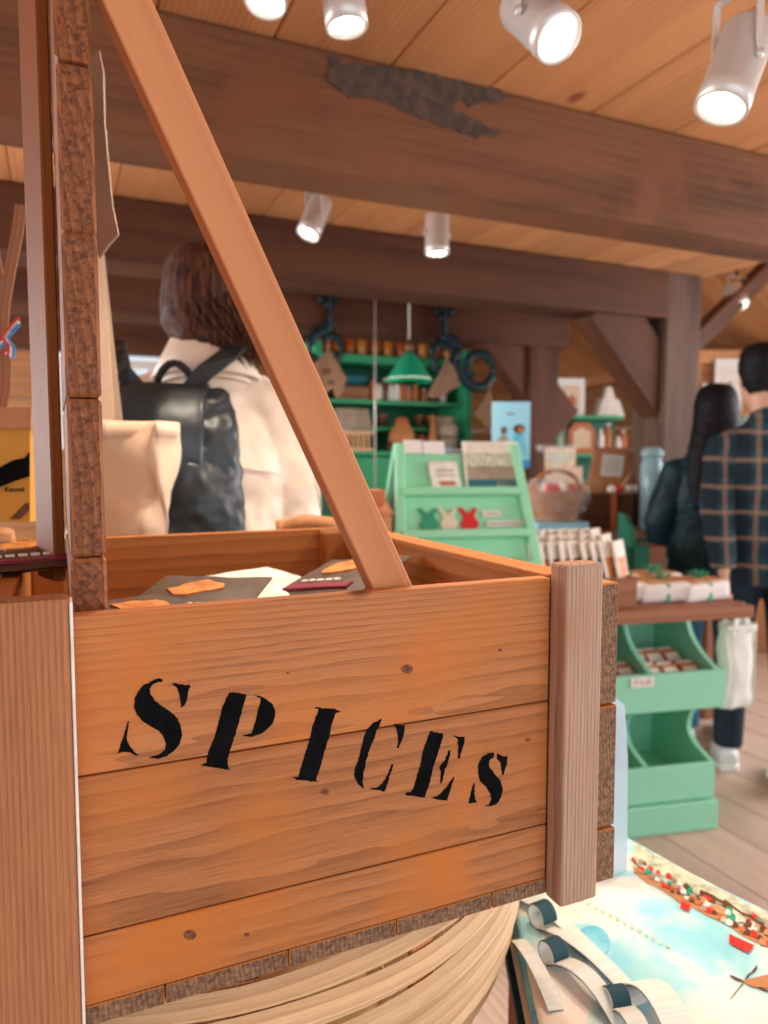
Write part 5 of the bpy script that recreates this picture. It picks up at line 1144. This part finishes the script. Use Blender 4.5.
# kraft carton beside the A-frame
c = on(371, 2.22, .832)
ck = thing('kraft_carton', 'orange-tan kraft carton with a raised lid left of the A-frame stand', 'carton', c, -YAW+.3)
top = at(380, 500, d=2.25).z-.832
q = MB(); q.box((0, 0, top*.44), (.10, .10, top*.88), bev=.004); q.build('carton_body', 'kraft', ck)
q = MB(); q.loft([((0, 0, top*.88), .075, .075), ((0, 0, top*1.0), .045, .045)], 4); q.box((0, 0, top*1.03), (.07, .07, .045), bev=.003); q.build('carton_top', 'terra', ck)
q = MB(); p_ = CM @ Vector((-WD-.47, .1, 0)); q.box((p_.x, p_.y, .811), (.88, .7, .042), Matrix.Rotation(RZ, 3, 'Z'), bev=.004); q.box((p_.x, p_.y, .395), (.82, .6, .785), Matrix.Rotation(RZ, 3, 'Z'), bev=.004); tag(q.build('sales_counter', 'slab'), 'wooden counter block continuing left of the mint bin counter', 'counter')
# A-frame's neighbours: small cards and light blue frames behind it
for (px, py, w, h, d_, mt, lb) in ((406, 455, .085, .045, 2.75, 'sky', 'small light blue picture card standing behind the A-frame, left one'), (438, 455, .10, .055, 2.75, 'blue', 'blue picture card standing behind the A-frame, right one')):
    c = at(px, py, d=d_); o = thing('picture_card', lb, 'card', (c.x, c.y, .832), -YAW)
    q = MB(); q.box((0, 0, c.z-.832), (w, .008, h)); q.build('card_sheet', mt, o); q = MB(); q.box((0, -.005, c.z-.832-.008), (w*.8, .002, h*.35)); q.build('printed_band', 'teal', o); q = MB(); q.tube([(0, .006, 0), (0, .006, c.z-.832)], .004); q.lathe([(.04, 0), (.04, .006)], (0, .006, 0), 16); q.build('card_holder', 'steel', o)
# light blue poster
pc = at(511, 435, d=3.62); o = thing('light_blue_poster', 'light blue poster of two visitors on a stand in front of the far post', 'poster', (pc.x, pc.y, T2Z), -YAW); pc.z -= T2Z
w = 38*3.62/F; h = 66*3.62/F; q = MB(); q.box((0, 0, pc.z), (w, .01, h), bev=.002); q.build('poster_sheet', 'sky', o)
def ps(nm, pts, mt, e=.0065): q = MB(); q.poly([(a*w, -e, pc.z+b*h) for a, b in pts], (0, 1, 0), .001); q.build(nm, mt, o)
ell = lambda cx, cy, rx, ry, n=14: [(cx+rx*math.cos(2*math.pi*i/n), cy+ry*math.sin(2*math.pi*i/n)) for i in range(n)]
ps('printed_water', [(-.5, -.5), (.5, -.5), (.5, -.38), (-.5, -.38)], 'blue'); ps('printed_figure', [(.0, -.38), (.06, -.02), (.18, .05), (.32, .0), (.42, -.38)], 'cyan', .007)
ps('printed_figure', [(-.38, -.38), (-.35, -.08), (-.22, .02), (-.08, -.06), (-.02, -.38)], 'stone', .0072); ps('printed_head', ell(.2, .09, .15, .07), 'hairbr', .0075); ps('printed_face', ell(.24, .08, .08, .045), 'terra', .008); ps('printed_head', ell(-.2, .07, .08, .06), 'brown', .0075)
ps('printed_title', [(-.12, .30), (.1, .30), (.1, .335), (-.12, .335)], 'grey')
q = MB(); q.tube([(0, .02, .012), (0, .02, pc.z)], .01); q.lathe([(.07, 0), (.07, .012), (.02, .02)], (0, .02, 0), 24); q.build('stand', 'iron', o)

# ------------------------------------------------------------------ pendant lamp, iron hooks, hanging sacks
pd = 3.35; c = at(409, 382, d=pd); k = pd/F
pl_ = thing('pendant_lamp', 'green enamel pendant lamp hanging before the hutch', 'lamp', c)
q = MB(); q.lathe([(24*k, 0), (23.5*k, .006), (8*k, 25*k), (4*k, 29*k), (3.4*k, 29*k), (7.4*k, 24.5*k), (22.5*k, .008), (23*k, 0)], (0, 0, 0), 40); q.build('lamp_shade', 'lampgreen', pl_)
q = MB(); q.lathe([(22.6*k, .010), (22.6*k, .014)], (0, 0, 0), 32); q.build('diffuser', 'glow', pl_)
q = MB(); q.lathe([(4*k, 28*k), (4*k, 36*k), (2*k, 42*k)], (0, 0, 0), 16); q.build('socket', 'brown', pl_)
q = MB(); q.tube([(0, 0, 40*k), (0, 0, CZ-c.z)], .003, 6); q.build('cord', 'white', pl_)
l = bpy.data.lights.new('pendant_bulb', 'POINT'); l.energy = 8; l.color = (1, .85, .65); l.shadow_soft_size = .05; lo = bpy.data.objects.new('pendant_bulb', l); col.objects.link(lo); lo.parent = pl_; lo.location = (0, 0, -.02)
q = MB(); a = at(375, 345, d=3.9); q.tube([(a.x, a.y, a.z-.95), (a.x, a.y, CZ)], .004, 6); tag(q.build('hanging_wire', 'steel'), 'thin pale wire hanging left of the pendant lamp', 'wire')
def spline(pts, n=6):
    P = []; pts = [Vector(p) for p in pts]
    for i in range(len(pts)-1):
        p0, p1, p2, p3 = pts[max(i-1, 0)], pts[i], pts[i+1], pts[min(i+2, len(pts)-1)]
        for j in range(n): t_ = j/n; P.append(.5*((2*p1)+(-p0+p2)*t_+(2*p0-5*p1+4*p2-p3)*t_*t_+(-p0+3*p1-3*p2+p3)*t_**3))
    P.append(pts[-1]); return P
def hook(label, pix, y, lobes, rad=.014, second=None):
    c = at(pix[0][0], pix[0][1], Y=y); o = thing('iron_hook', label, 'hook', c, 0)
    q = MB(); W = [at(p.x, p.y, Y=y) for p in spline([(a, b, 0) for a, b in pix])]; n = len(W); q.loft([(w_, rad*(1.05-.35*i/n), .010) for i, w_ in enumerate(W)], 10, ref=Vector((0, 0, 1))); q.build('scroll', 'iron', o, True)
    q = MB()
    for (a, b, r_) in lobes: w_ = at(a, b, Y=y); q.lathe([(r_, -.008), (r_, .008)], w_, 16, (0, 1, 0))
    q.build('mounting_plate', 'iron', o, True); return o
hook('black wrought iron scroll hook beside the diagonal brace', [(329, 300), (330, 315), (327, 328), (316, 334), (310, 344), (312, 358), (322, 362), (335, 360), (341, 350), (338, 339), (329, 336), (324, 343)], 3.67, [(323, 299, .028), (334, 299, .028), (329, 304, .026)], .030)
h2 = hook('black wrought iron hook of three scrolls right of the pendant lamp', [(444, 313), (445, 330), (447, 338), (455, 342), (458, 352), (456, 365), (463, 378), (472, 386), (484, 386), (492, 377), (492, 364), (484, 355), (473, 355), (467, 364), (469, 373), (474, 376)], 3.66, [(439, 311, .028), (450, 311, .028), (444, 317, .028)], .034)
q = MB(); W = [at(p.x, p.y, Y=3.655) for p in spline([(a, b_, 0) for a, b_ in [(457, 350), (452, 362), (442, 372), (435, 364), (433, 352), (439, 344), (447, 346), (450, 352)]])]; q.loft([(w_, .024, .010) for w_ in W], 10, ref=Vector((0, 0, 1))); q.build('side_scroll', 'iron', h2, True)
def sack(label, pts, y, patches=()):
    q = MB(); W = [at(a, b, Y=y) for a, b in pts]; o = thing('burlap_sack', label, 'sack', W[0], 0, 'small burlap sacks on the iron hooks'); q.poly(W, (0, 1, 0), .02)
    q.build('sack_cloth', 'burlap', o, True, mods=[('BEVEL', dict(width=.006, segments=2))])
    q = MB(); W0 = W[0]; q.tube([W0+Vector((0, .01, -.01)), W0+Vector((0, .012, .05))], .003, 6); q.build('string', 'kraft', o, True)
    if patches:
        q = MB()
        for pp in patches: q.poly([at(a, b, Y=y-.001) for a, b in pp], (0, -1, 0), .002)
        q.build('printed_stamp', 'hamper', o, True)
sack('burlap sack with stamped squares on the hook beside the diagonal brace', [(329, 348), (320, 358), (308, 370), (300, 376), (306, 392), (318, 410), (326, 394), (333, 388), (337, 398), (341, 396), (347, 379), (338, 362)], 3.645, [[(321, 369), (330, 368), (331, 374), (322, 375)], [(328, 381), (334, 380), (334, 384), (329, 385)]])
sack('burlap sack on the middle hook right of the pendant lamp', [(448, 358), (440, 374), (431, 390), (429, 397), (440, 398), (452, 390), (461, 385), (456, 370)], 3.63)
sack('burlap sack under the largest scroll left of the blue poster', [(491, 390), (484, 402), (476, 414), (482, 420), (490, 429), (493, 415), (493, 400)], 3.635)
